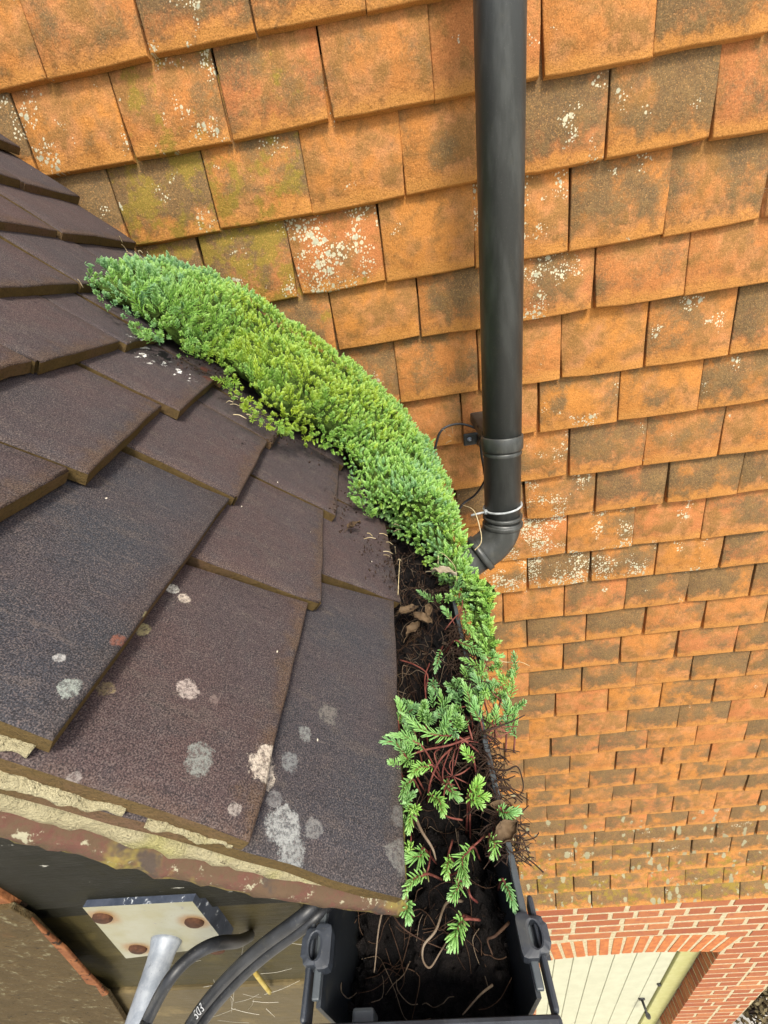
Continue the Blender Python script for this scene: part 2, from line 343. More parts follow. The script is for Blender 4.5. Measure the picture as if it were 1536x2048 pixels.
class MB:
    def __init__(s): s.v = []; s.f = []; s.m = []
    def add(s, vs, fs, mi=0):
        b = len(s.v); s.v += [Vector(v) for v in vs]; s.f += [tuple(i+b for i in f) for f in fs]; s.m += [mi]*len(fs)
    def box(s, lo, hi, mi=0, M_=None):
        x0, y0, z0 = lo; x1, y1, z1 = hi
        vs = [Vector(p) for p in ((x0,y0,z0),(x1,y0,z0),(x1,y1,z0),(x0,y1,z0),(x0,y0,z1),(x1,y0,z1),(x1,y1,z1),(x0,y1,z1))]
        if M_ is not None: vs = [M_ @ v for v in vs]
        s.add(vs, [(0,3,2,1),(4,5,6,7),(0,1,5,4),(1,2,6,5),(2,3,7,6),(3,0,4,7)], mi)
    def tube(s, pts, rad, n=8, mi=0, cap=True):
        pts = [Vector(p) for p in pts]; rad = rad if hasattr(rad, '__len__') else [rad]*len(pts)
        rings = []; ref = None; b = len(s.v)
        for i, p in enumerate(pts):
            t = (pts[min(i+1, len(pts)-1)]-pts[max(i-1, 0)]).normalized()
            if ref is None:
                ref = t.orthogonal().normalized()
            ref = (ref - t*ref.dot(t)).normalized(); bn = t.cross(ref)
            for k in range(n):
                a = 2*math.pi*k/n; s.v.append(p+(ref*math.cos(a)+bn*math.sin(a))*rad[i])
        for i in range(len(pts)-1):
            for k in range(n):
                a, c = b+i*n+k, b+i*n+(k+1) % n; s.f.append((a, c, c+n, a+n)); s.m.append(mi)
        if cap:
            s.f.append(tuple(b+k for k in reversed(range(n)))); s.f.append(tuple(b+(len(pts)-1)*n+k for k in range(n))); s.m += [mi, mi]
    def build(s, name, material, parent=None, smooth=False, mats=None, bevel=0.0):
        o = mesh_obj(name, s.v, s.f, material, parent, smooth, mats, s.m)
        if bevel:
            bv = o.modifiers.new('bevel', 'BEVEL'); bv.width = bevel; bv.segments = 2; bv.limit_method = 'ANGLE'; bv.angle_limit = R(40)
        return o
def spline(pts, n=8):
    pts = [Vector(p) for p in pts]
    P = [pts[0]*2-pts[1]] + pts + [pts[-1]*2-pts[-2]]; out = []
    for i in range(1, len(P)-2):
        for k in range(n):
            t = k/n; a, b, c, d = P[i-1], P[i], P[i+1], P[i+2]
            out.append(0.5*((2*b)+(c-a)*t+(2*a-5*b+4*c-d)*t*t+(3*b-a-3*c+d)*t**3))
    out.append(pts[-1]); return out
def slab(name, wd, ln, t, nx, ny, bev, jit, camber, rng, mats, steps=1, chip=0.0, rag=0.0):
    """one fired tile: x across, y from tail to head, z out of the face (face at 0)"""
    def lines(L, n):
        e = [0.0] + ([0.35*bev] if steps > 1 else []) + [bev]
        mid = [bev+(L-2*bev)*i/n for i in range(1, n)]
        return e+mid+[L-q for q in reversed(e)]
    us, vs = lines(wd, nx), lines(ln, ny); nu, nv = len(us), len(vs); V = []; F = []; fm = []
    seed = rng.uniform(0, 100); cc = [rng.uniform(0, chip) if rng.random() < 0.3 else 0 for _ in range(4)]
    for j, vv in enumerate(vs):
        for i, uu in enumerate(us):
            d = min(uu, wd-uu, vv, ln-vv); z = 0.0
            if d < bev: z = -bev*(1-d/bev)**2*0.8
            x, y = uu-wd/2, vv
            nz = mnoise.noise(Vector((x*14+seed, y*14, 1.7)))
            z += jit*1.2*nz + camber*(0.25-((vv-ln/2)/ln)**2)*4*0.25 + camber*0.5*(0.25-(x/wd)**2)*4*0.25
            if uu <= bev: x += jit*mnoise.noise(Vector((y*30+seed, 3, 0)))
            if wd-uu <= bev: x += jit*mnoise.noise(Vector((y*30+seed, 9, 0)))
            if vv <= bev: y += (jit+rag)*mnoise.noise(Vector((x*45+seed, 5, 0)))
            if i < 2 and j < 2 and cc[0]: x += cc[0]; y += cc[0]*0.7
            if i > nu-3 and j < 2 and cc[1]: x -= cc[1]; y += cc[1]*0.7
            V.append((x, y, z))
    for j in range(nv-1):
        for i in range(nu-1):
            a = j*nu+i; F.append((a, a+1, a+nu+1, a+nu)); fm.append(0)
    per = [i for i in range(nu)] + [j*nu+nu-1 for j in range(1, nv)] + [(nv-1)*nu+i for i in range(nu-2, -1, -1)] + [j*nu for j in range(nv-2, 0, -1)]
    b = len(V)
    for i in per: V.append((V[i][0]*0.995, V[i][1], -t))
    n = len(per)
    for k in range(n):
        F.append((per[(k+1) % n], per[k], b+k, b+(k+1) % n)); fm.append(1 if len(mats) > 1 else 0)
    F.append(tuple(b+k for k in range(n))); fm.append(0)
    me = bpy.data.meshes.new(name); me.from_pydata(V, [], F)
    for m_ in mats: me.materials.append(m_)
    me.polygons.foreach_set('material_index', fm)
    me.polygons.foreach_set('use_smooth', [i < (nu-1)*(nv-1) for i in range(len(F))]); me.update(); return me

# ================================================================== THE SETTING
BOLTS = [at(px, py, 1, 0.116) for px, py in ((204, 1838), (388, 1847), (275, 1900), (432, 1901))]
MAT.update(wall_tile=m_wall_tile(), roof_tile=m_roof_tile(), roof_edge=m_roof_tile(True), brick=m_brick(),
    mortar=m_simple('cream_mortar', (0.36, 0.30, 0.18), (0.50, 0.44, 0.29), 60, 0.95, 0.6, 0.003),
    verge_mortar=m_mortar_verge(), undercloak=m_undercloak(),
    dark_board=m_board('black_painted_board', (0.004, 0.004, 0.002), (0.010, 0.009, 0.0035)),
    olive_board=m_board('olive_stained_board', (0.022, 0.018, 0.006), (0.060, 0.047, 0.015), 0.73),
    brown_board=m_board('brown_weathered_board', (0.055, 0.042, 0.017), (0.115, 0.086, 0.040), 0.75),
    gutter=m_plastic('black_gutter_plastic', (0.011, 0.014, 0.018), 0.42, 0.4), lip=m_lip(),
    clip=m_plastic('slate_gutter_clip', (0.017, 0.021, 0.028), 0.5, 0.4),
    pipe=m_plastic('black_pipe_plastic', (0.030, 0.032, 0.029), 0.36, 0.5), cable=m_plastic('black_cable_sheath', (0.012, 0.013, 0.015), 0.4, 0.5),
    tie=m_simple('grey_nylon', (0.25, 0.27, 0.27), (0.42, 0.44, 0.44), 90, 0.5, 0.1), print=m_simple('grey_print', (0.35, 0.36, 0.36), (0.45, 0.45, 0.45), 200, 0.6, 0),
    plate=m_plate(), steel=m_simple('galvanised_steel', (0.20, 0.225, 0.26), (0.32, 0.345, 0.38), 120, 0.5, 0.15, 0.0005, (0.13, 0.14, 0.16), 300, (0.6, 0.72), metal=0.3),
    rust=m_simple('rusty_bolt', (0.045, 0.022, 0.013), (0.085, 0.038, 0.02), 220, 0.85, 0.7, 0.001), blue_paint=m_simple('blue_black_paint', (0.02, 0.028, 0.045), (0.05, 0.06, 0.085), 80, 0.5, 0.4, 0.001, (0.45, 0.48, 0.5), 160, (0.60, 0.66)),
    soil=m_simple('black_leaf_mould', (0.0018, 0.0017, 0.0021), (0.009, 0.007, 0.0065), 70, 0.95, 1.0, 0.012, (0.022, 0.014, 0.008), 150, (0.62, 0.7)),
    duff=m_simple('green_root_mat', (0.03, 0.05, 0.008), (0.07, 0.12, 0.02), 120, 0.95, 1.0, 0.004, (0.06, 0.04, 0.02), 240, (0.6, 0.7)),
    root=m_simple('fine_root', (0.03, 0.015, 0.010), (0.085, 0.05, 0.03), 60, 0.8, 0.2, 0.0005), pale_root=m_simple('pale_root', (0.10, 0.07, 0.045), (0.20, 0.155, 0.11), 60, 0.8, 0.2, 0.0005),
    red_stem=m_simple('red_stem', (0.10, 0.026, 0.022), (0.21, 0.075, 0.055), 80, 0.6, 0.2, 0.0005), twig=m_simple('dark_twig', (0.02, 0.012, 0.009), (0.05, 0.03, 0.02), 80, 0.8, 0.3, 0.0008),
    straw=m_simple('dry_straw', (0.38, 0.30, 0.16), (0.55, 0.47, 0.30), 80, 0.8, 0.1), dead=m_simple('dead_brown_leaf', (0.05, 0.032, 0.017), (0.12, 0.08, 0.045), 60, 0.75, 0.6, 0.002, (0.022, 0.013, 0.008), 90, (0.58, 0.68)),
    pale_dead=m_simple('bleached_dead_leaf', (0.22, 0.18, 0.12), (0.34, 0.30, 0.22), 60, 0.75, 0.5, 0.002, (0.16, 0.11, 0.06), 70, (0.6, 0.7)), leaf=m_leaf(),
    door=m_simple('cream_door_paint', (0.42, 0.42, 0.30), (0.47, 0.47, 0.34), 12, 0.55, 0.1, 0.001), frame=m_simple('cream_frame_with_yellow_light', (0.38, 0.37, 0.15), (0.42, 0.41, 0.19), 20, 0.55, 0.15, 0.001, (0.42, 0.4, 0.22), 60, (0.64, 0.72)), iron=m_plastic('black_iron', (0.012, 0.012, 0.012), 0.45, 0.3),  # yellow cast of the cream frame is reflected light put into its colour
    backing=m_simple('dark_batten_felt', (0.02, 0.014, 0.008), (0.05, 0.03, 0.015), 30, 0.95, 0.3), ground=m_simple('pale_paving', (0.36, 0.34, 0.30), (0.48, 0.46, 0.41), 5, 0.9, 0.5, 0.004, (0.25, 0.23, 0.2), 40, (0.6, 0.7)),
    web=m_simple('cobweb', (0.55, 0.53, 0.45), (0.65, 0.63, 0.55), 50, 0.8, 0), shrub=m_simple('brown_shrub_leaf', (0.07, 0.05, 0.025), (0.14, 0.115, 0.06), 12, 0.8, 0), yellow=m_simple('old_yellow_string', (0.34, 0.24, 0.05), (0.45, 0.36, 0.12), 60, 0.8, 0.2),
    moss_tile=m_moss(), orange_chip=m_simple('broken_terracotta', (0.15, 0.055, 0.022), (0.24, 0.095, 0.036), 90, 0.9, 0.8, 0.003, (0.02, 0.012, 0.006), 70, (0.56, 0.62)))
me = bpy.data.meshes.new('ground'); g_ = 150
ground = mesh_obj('ground', [(-g_, -g_, 0), (g_, -g_, 0), (g_, g_, 0), (-g_, g_, 0)], [(0, 1, 2, 3)], mat('ground')); tag(ground, None, None, kind='structure')

# ---- the tile-hung house wall with its brick ground floor
house = empty('house_wall', (0.9, WALL_Y, 0))
tag(house, 'orange tile-hung house wall above red brick and a cream door', 'wall')
G, W0, Z0 = 0.11335, 0.1665, 0.2408
def yoff(k): return float(np.interp(k, [19, 20, 21, 22, 23, 24, 25, 26, 27], [0, .003, .006, .012, .021, .034, .051, .075, .1]))
PH = {-4: .7, -3: .2, -2: .66, -1: .15, 0: .70, 1: .35, 2: .04, 3: .36, 4: .03, 5: .79, 6: .22, 7: .63, 8: .27, 9: .69, 10: .31, 11: .72, 12: .38, 13: .77, 14: .32, 15: .80,
      16: .29, 17: .72, 18: .22, 19: .82, 20: .30, 21: .78, 22: .57, 23: .08, 24: .60, 25: .10, 26: .60}
DZ = {0: .004, 1: .003, 2: -.008, 4: -.008, 5: -.003, 6: -.006, 8: -.005, 9: .005, 10: .006, 11: .011, 12: .012, 13: .012, 14: .005}
clad = mesh_obj('tile_cladding', [(-1.6, WALL_Y+.045, 2.78), (1.80, WALL_Y+.045, 2.78), (1.80, WALL_Y+.045, 7.5), (-1.6, WALL_Y+.045, 7.5), (-1.6, WALL_Y+.25, 2.78), (1.80, WALL_Y+.25, 2.78), (1.80, WALL_Y+.25, 7.5), (-1.6, WALL_Y+.25, 7.5)],
    [(0, 1, 2, 3), (5, 4, 7, 6), (1, 5, 6, 2), (4, 0, 3, 7), (3, 2, 6, 7), (4, 5, 1, 0)], mat('backing'), None, False)
adopt(clad, house)
variants = [slab('wall_tile_mesh', 0.163, 0.20, 0.0125, 3, 3, 0.0017, 0.0015, random.uniform(0.000, 0.004), random, [mat('wall_tile')], 1, 0.005, 0.0014) for _ in range(14)]
extraV, extraF = [], []
n_tiles = 0
for k in range(-9, 27):
    zt = Z0-G*k+DZ.get(k, random.uniform(-.002, .002)); ph = PH.get(k, random.random())
    slope = 0.0125/G + (yoff(k)-yoff(k-1))/G
    for j in range(-9, 12):
        x0 = W0*(j+ph)+random.uniform(-.0012, .0012); xc = x0+W0/2
        if xc > 1.80 or xc < -1.5: continue
        wd = W0-random.uniform(.0003, .0018) if random.random() < (.75 if k < 6 else .5) else W0-random.uniform(.003, .0055 if k < 6 else .009)
        if k >= 19: wd *= 1.0
        y = WALL_Y-yoff(k)+random.uniform(-.0012, .0012); z = CAM_H+zt+random.uniform(-.0018, .0018)
        px, py, zz = project(Vector((xc, y, z+G/2)))
        roofz = CAM_H-0.315+max(0, -0.0343-xc)*math.tan(TH)
        seen = -130 < px < 1536+110 and -150 < py < 2100 and (z+G > roofz-0.02 or xc > .05) and not (py > 900 and px < 850) and not (py > 1300 and px < 930)
        a = slope+random.gauss(0, .006)
        Mt = Matrix.Translation((xc, y, z)) @ Matrix(((1, 0, 0), (0, math.sin(a), -math.cos(a)), (0, math.cos(a), math.sin(a)))).to_4x4() @ Matrix.Rotation(random.gauss(0, .006), 4, 'Z') @ Matrix.Rotation(random.gauss(0, .006), 4, 'Y') @ Matrix.Diagonal((wd/0.163, 1, 1, 1))
        me = random.choice(variants)
        if not seen:
            b = len(extraV); extraV += [Mt @ v.co for v in me.vertices]; extraF += [tuple(i+b for i in p.vertices) for p in me.polygons]; continue
        o = bpy.data.objects.new('wall_tile', me); link(o, clad); o.matrix_local = Mt; o.matrix_parent_inverse = Matrix.Identity(4); n_tiles += 1
        o.parent = clad; o.matrix_parent_inverse = clad.matrix_world.inverted()
        # how weathered this tile is: dark algae, olive growth, pale lichen, hue
        olive = max(0, 1-abs(px-420)/420)*max(0, 1-max(0, abs(py-470)-150)/330)
        lich = 0.06+0.26*random.random()**1.5
        lich += 0.55*math.exp(-((px-600)/170)**2-((py-480)/110)**2) + 0.5*math.exp(-((px-1110)/170)**2-((py-1110)/110)**2)
        lich = min(lich, .47)
        if py > 1190: lich *= .45
        if py > 1590 and random.random() < min(1, (py-1590)/110): lich = 1.0
        lich += 0.3*math.exp(-((px-170)/260)**2-((py-230)/200)**2)
        dark = random.choice([.25, .35, .5, .6, .7, .8, .9, 1.0])+.22*(px < 520 and py < 620)+0.12*(py > 1050)+0.35*max(0, min(1, (py-1560)/150))
        if random.random() < .13: dark = 1.2
        o.color = (dark, min(1, 0.12+0.72*olive+random.uniform(0, .15)+0.5*max(0, min(1, (py-1540)/200))), min(1, lich), random.random())
ex = mesh_obj('wall_tile_field', extraV, extraF, mat('wall_tile')); ex['kind'] = 'stuff'; ex.color = (.5, .3, .3, .5); adopt(ex, house)

# ---- brickwork
BY = 0.815
bw = MB(); zc = CAM_H
OX0, OX1 = 0.40, 1.362; AX, ARAD = 0.881, 2.0; SPR = zc-3.452
AZC = SPR-math.sqrt(ARAD**2-((OX1-OX0)/2)**2)           # centre of the arch
def ring(x, r): return AZC+math.sqrt(max(r*r-(x-AX)**2, 0))
RO = ARAD+0.245
BT = zc-2.70
bw.box((OX1+.002, BY+.0006, 0), (1.796, BY+.24, BT)); bw.box((-0.1, BY+.0006, 0), (OX0-.004, BY+.24, BT))
N_ = 24
for i in range(N_):      # spandrel above the arch, following its curve
    xa = OX0-.004+(OX1-OX0+.008)*i/N_; xb = OX0-.004+(OX1-OX0+.008)*(i+1)/N_
    za, zb = ring(xa, ARAD+.01), ring(xb, ARAD+.01)
    bw.add([(xa, BY+.0006, za), (xb, BY+.0006, zb), (xb, BY+.0006, BT), (xa, BY+.0006, BT), (xa, BY+.24, za), (xb, BY+.24, zb)], [(0, 1, 2, 3), (1, 0, 4, 5)])
brickwork = adopt(bw.build('brickwork', mat('mortar')), house)
def brick_mesh(L, H, D, rng):
    b = 0.0015; V = []; F = []
    def ringv(ix, y):
        out = []
        for sx, sz in ((-1, -1), (1, -1), (1, 1), (-1, 1)):
            out.append((sx*(L/2-ix)+rng.uniform(-.0025, .0025), y, sz*(H/2-ix)+rng.uniform(-.002, .002)))
        return out
    V = ringv(b, 0.0)+ringv(0.0, b)+ringv(0.0, D)
    F = [(0, 1, 2, 3)]
    for k in (0, 4):
        for i in range(4): F.append((k+(i+1) % 4, k+i, k+4+i, k+4+(i+1) % 4))
    m_ = bpy.data.meshes.new('brick_mesh'); m_.from_pydata(V, [], [tuple(f) for f in F]); m_.materials.append(mat('brick')); m_.update(); return m_
STR = [brick_mesh(0.226, 0.0635, 0.07, random) for _ in range(6)]; HDR = [brick_mesh(0.106, 0.0635, 0.07, random) for _ in range(6)]
VOU = [brick_mesh(0.0455, 0.236, 0.07, random) for _ in range(5)]
def put_brick(me, x, z, sx=1.0, rot=0.0, name='brick', col=0.0):
    o = bpy.data.objects.new(name, me); link(o)
    o.matrix_local = Matrix.Translation((x, BY+random.uniform(-.0022, -.0006), z)) @ Matrix.Rotation(rot+random.gauss(0, .004), 4, 'Y') @ Matrix.Diagonal((sx, 1, 1, 1))
    o.color = (col, 0, 0, 1); o.parent = brickwork; o.matrix_parent_inverse = (house_inv := Matrix.Translation(house.location).inverted()) @ Matrix.Identity(4) if False else brickwork_inv
    return o
bpy.context.view_layer.update()
brickwork_inv = brickwork.matrix_world.inverted()
CH = 0.0835; row = 0; z = BT-0.03
while z > 0.3:
    zm = z-CH/2; stretch = row % 2 == 0; pit = 0.242 if stretch else 0.121
    phase = (0.0 if stretch else 0.0605)
    in_arch_rows = zm < ring(AX, RO)+.02
    def spans():
        if not in_arch_rows: return [(-0.06, 1.80)]
        if zm > SPR-.02:
            zz = zm; h = math.sqrt(max(RO**2-(zz-AZC)**2, 0)) if zz-AZC < RO else 0
            # beyond the extrados or the skewback line
            xs = max(h if zz > ring(OX1, RO)-.25 else 0, 0)
            skew = (OX1-AX)*(1+ (zm-SPR)/ARAD)
            xr = min(max(h, 0), skew) if zz > AZC+RO*math.cos(0.243) else skew
            return [(AX+xr+.012, 1.80), (0.1, AX-xr-.012)]
        return [(OX1, 1.80), (0.1, OX0)]
    for a, b in spans():
        x = a - (0 if in_arch_rows else random.uniform(0, pit)) 
        first = True
        while x < b-.03:
            L = pit
            if in_arch_rows and first and not stretch: L = 0.121 if zm > SPR else 0.121
            if in_arch_rows and first and stretch and random.random() < .35: L = 0.181
            e = min(x+L, b); wid = e-x-0.019; xm = (x+e)/2
            if in_arch_rows and first and a == OX1: wid += .0105; xm -= .00525
            vis = True
            px, py, zz = project(Vector((xm, BY, zm)))
            if 820 < px < 1600 and py < 2110 and wid > .02:
                src = STR if wid > .15 else HDR; base_ = 0.226 if wid > .15 else 0.106
                put_brick(random.choice(src), xm, zm+random.uniform(-.002, .002), wid/base_*(1.0 if first else random.uniform(.95, 1.0)))
            x = e; first = False
    z -= CH; row += 1
nv = 16; aa = math.asin((OX1-AX)/ARAD)
for i in range(nv):
    t = -aa+2*aa*(i+.5)/nv; rr = ARAD+0.1225
    put_brick(random.choice(VOU), AX+rr*math.sin(t), AZC+rr*math.cos(t), 1.0, t, 'voussoir', 1.0)
# ---- door in its reveal
door = empty('door', (0.9, 0.90, 0)); door.parent = house; door.matrix_parent_inverse = Matrix.Translation(house.location).inverted()
DPI = Matrix.Translation(door.location).inverted()
def dchild(o): o.parent = door; o.matrix_parent_inverse = DPI; return o
edges = [0.40, 0.512, 0.626, 0.742, 0.872, 1.003, 1.144, 1.238]
bpy.context.view_layer.update(); DPI = door.matrix_world.inverted()
for a, b in zip(edges[:-1], edges[1:]):
    m_ = MB(); m_.box((a+.0018, 0.897, 0.02), (b-.0018, 0.93, zc-3.38)); dchild(m_.build('door_plank', mat('door'), None, False, None, 0.003))
m_ = MB(); m_.box((0.40, .918, 0.02), (1.24, .935, zc-3.38)); dchild(m_.build('door_backing', mat('door')))
m_ = MB(); m_.box((1.2415, 0.884, 0.0), (1.358, 0.95, zc-3.3)); dchild(m_.build('door_frame', mat('frame'), None, False, None, 0.004))
hp = at(1283, 1997, 1, 0.897)
m_ = MB(); m_.tube([hp+Vector((0, .004, 0)), hp+Vector((0, -.007, 0))], [.024, .022], 14); m_.tube([hp+Vector((0, -.004, 0)), hp+Vector((0, -.055, -.0)), hp+Vector((0, -.066, -.006))], [.009, .008, .009], 10)
m_.tube(spline([hp+Vector((-.004, -.062, .0)), hp+Vector((.01, -.072, -.02)), hp+Vector((.018, -.07, -.06)), hp+Vector((.02, -.066, -.085))], 5), [.010]*5+[.013]*5+[.016]*5+[.007], 10); dchild(m_.build('handle', mat('iron'), None, True))
kp = at(1317, 1967, 1, 0.897); m_ = MB(); m_.tube([kp, kp+Vector((0, -.012, 0))], [.013, .010], 12); dchild(m_.build('keyhole_cover', mat('iron'), None, True))

# ================================================================== THE DARK ROOF
roof = empty('tiled_roof', (-0.3, 0.5, CAM_H-0.1))
tag(roof, 'steep dark roof of purple-grey clay tiles abutting the orange wall', 'roof')
bpy.context.view_layer.update(); RPI = roof.matrix_world.inverted()
def rchild(o, p=None): o.parent = p or roof; o.matrix_parent_inverse = RPI; return o
dk = MB(); nn0, nn1 = -0.050, -0.075
q = [rp(0.0, VERGE+.02, nn0), rp(1.1, VERGE+.02, nn0), rp(1.1, .875, nn0), rp(0.0, .875, nn0)]; q2 = [v+RN*(nn1-nn0) for v in q]
dk.add(q+q2, [(0, 3, 2, 1), (4, 5, 6, 7), (0, 1, 5, 4), (1, 2, 6, 5), (2, 3, 7, 6), (3, 0, 4, 7)]); deck = rchild(dk.build('roof_deck', mat('backing')))
ROWS = [  # tail position up the slope, side joints as (y at tail, y one course up), colours per tile (purple, charcoal, brown)
 (0.000, [(.100, .103), (.369, .339), (.530, .52), (.695, .69), (.862, .862)], [(.2, .9, .5), (.9, .3, .5), (.6, .3, .6), (.5, .5, .5)]),
 (0.1035, [(.102, .106), (.288, .268), (.4516, .440), (.612, .606), (.776, .77), (.866, .866)], [(1, .25, 1), (.9, .3, .8), (.7, .3, .6), (.5, .4, .6), (.5, .5, .5)]),
 (0.2105, [(.111, .118), (.360, .350), (.522, .518), (.59, .59), (.72, .72), (.866, .866)], [(.25, 1, .15), (.9, .3, .8), (.4, .3, .9), (.5, .4, .6), (.5, .5, .5)]),
 (0.313, [(.106, .11), (.2763, .262), (.4374, .425), (.585, .58), (.72, .72), (.866, .866)], [(.7, .5, .7), (.7, .5, .8), (.4, .35, .5), (.5, .4, .6), (.5, .5, .5)]),
 (0.403, [(.108, .108), (.210, .208), (.364, .36), (.500, .495), (.562, .56), (.72, .72), (.866, .866)], [(.6, .4, .8), (.6, .4, .9), (.6, .3, .7), (.3, .5, .4), (.6, .5, .6), (.5, .5, .5)]),
 (0.492, [(.108, .108), (.272, .27), (.436, .43), (.560, .555), (.70, .70), (.866, .866)], [(.6, .4, .8), (.6, .4, .9), (.9, .3, .6), (.6, .5, .6), (.5, .5, .5)]),
 (0.590, [(.108, .108), (.330, .33), (.50, .50), (.665, .66), (.868, .866)], [(.6, .4, .8), (.6, .4, .9), (.9, .3, .6), (.7, .3, .8)]),
 (0.690, [(.108, .108), (.272, .27), (.436, .43), (.600, .60), (.735, .73), (.868, .866)], [(.6, .4, .8), (.6, .4, .9), (.3, .6, .6), (.3, .6, .5), (.4, .6, .5)]),
 (0.790, [(.108, .108), (.350, .35), (.52, .52), (.685, .685), (.868, .868)], [(.6, .4, .8), (.6, .4, .9), (.3, .6, .6), (.3, .6, .5)]),
 (0.890, [(.108, .108), (.272, .27), (.436, .43), (.600, .60), (.735, .73), (.868, .866)], [(.6, .4, .8), (.6, .4, .9), (.3, .6, .6), (.3, .6, .5), (.4, .6, .5)])]
TT = 0.0125
for ri, (s0, js, cols) in enumerate(ROWS):
    g = (ROWS[ri+1][0] if ri+1 < len(ROWS) else s0+.1)-s0
    for (ya, yb), (yc, yd), col in zip(js[:-1], js[1:], cols):
        gap = .0012
        wd = yc-ya-2*gap; ym = (ya+yc)/2; skew = 0.0 if ya < .12 else math.atan2(((yb+yd)-(ya+yc))/2, g)*.9
        me = slab('roof_tile_mesh', wd, 0.245, TT, 8, 10, 0.0024, 0.0013, random.uniform(.001, .004), random, [mat('roof_tile'), mat('roof_edge')], 2, 0.006, 0.0006)
        for v_ in (me.vertices if ya < .12 else ()):      # side joints need not be square to the tail
            u_ = (v_.co.x+wd/2)/wd; f_ = min(v_.co.y/g, 1.3); v_.co.x -= ((yb-ya)*u_+(yd-yc)*(1-u_))*f_
        gp = .0034 if ya < .12 else .0015
        a = (TT+gp)/g+(random.gauss(0, .006) if ya > .12 else 0)
        ax = Vector((0, 1, 0)); ay = (RS*math.cos(a)-RN*math.sin(a)); az = (RN*math.cos(a)+RS*math.sin(a))
        # local x -> +Y would be left-handed with y up-slope, so x runs towards the camera
        B = Matrix((-ax, ay, az)).transposed().to_4x4()
        o = bpy.data.objects.new('roof_tile', me); link(o)
        o.matrix_local = Matrix.Translation(rp(s0+random.uniform(-.0015, .0015), ym, random.uniform(-.001, .0012))) @ B @ Matrix.Rotation(skew, 4, 'Z') @ Matrix.Rotation(random.gauss(0, .008) if ya > .12 else -.016, 4, 'Y')
        o.color = (*col, 1); rchild(o, roof)
# verge bedding and undercloak
def verge_strip(name, material, top, bot, y0, y1, s0, s1, n, rag, parent_m=None):
    V, F = [], []
    for i in range(n+1):
        s = s0+(s1-s0)*i/n
        rt_ = mnoise.fractal(Vector((s*90, 1.3, y0*99)), 0.7, 2.0, 6)*rag; rb = mnoise.fractal(Vector((s*95, 8.3, y0*77)), 0.7, 2.0, 6)*rag; ry = mnoise.noise(Vector((s*90, 4, 2)))*0.0016
        for f in (0, .33, .66, 1):
            nn = (top(s)+rt_)*(1-f)+(bot(s)+rb)*f
            V.append(rp(s, y0+ry+0.0015*mnoise.noise(Vector((s*130, f*5, 7))) + (0.002 if f in (0, 1) else 0), nn))
        V.append(rp(s, y1, bot(s)+rb)); V.append(rp(s, y1, top(s)+rt_))
    for i in range(n):
        b = i*6
        for k in range(6): F.append((b+k, b+(k+1) % 6, b+6+(k+1) % 6, b+6+k))
    F.append(tuple(range(5, -1, -1))); F.append(tuple(n*6+k for k in range(6)))
    return rchild(mesh_obj(name, V, F, material, None, True))
ucl = lambda s: float(np.interp(s, [-.01, .009, .04, .081, .131, .2, .3, 1.1], [-.006, -.0085, -.024, -.037, -.048, -.0585, -.068, -.12]))        # top of the undercloak below the roof plane
SK = [r_[0] for r_ in ROWS]
def tile_bottom(s):       # underside of the lowest tile at the verge
    k = min([i for i, q_ in enumerate(SK) if s-q_ < .245] or [len(SK)-1]); return -.155*(s-SK[k])-TT
verge_strip('verge_mortar', mat('verge_mortar'), lambda s: tile_bottom(s)-.004, lambda s: ucl(s)-.004, VERGE+.0030, VERGE+.05, 0.0, 1.1, 240, .0026)
for k in range(1, 6):     # thin ragged bedding squeezed out between one verge tile and the next
    q0 = SK[k]; nj = lambda s, q0=q0: -.155*(s-q0)-TT+.002
    for sa, sb in ((q0+.006, q0+.05), (q0+.062, q0+.125), (q0+.135, q0+.2)):
        verge_strip('verge_mortar', mat('verge_mortar'), lambda s: nj(s)+.0004, lambda s: nj(s)-.0030, VERGE+.0004 if k < 2 else VERGE+.007, VERGE+.02, sa, sb, 60, .0030)
for i, (sa, sb) in enumerate(((-0.008, 0.285), (0.297, 0.52), (0.53, 0.76), (0.77, 1.0))):
    verge_strip('undercloak_tile', mat('undercloak'), lambda s: ucl(s), lambda s: ucl(s)-.014, VERGE-.003, VERGE+.09, sa, sb, 60, .0006)

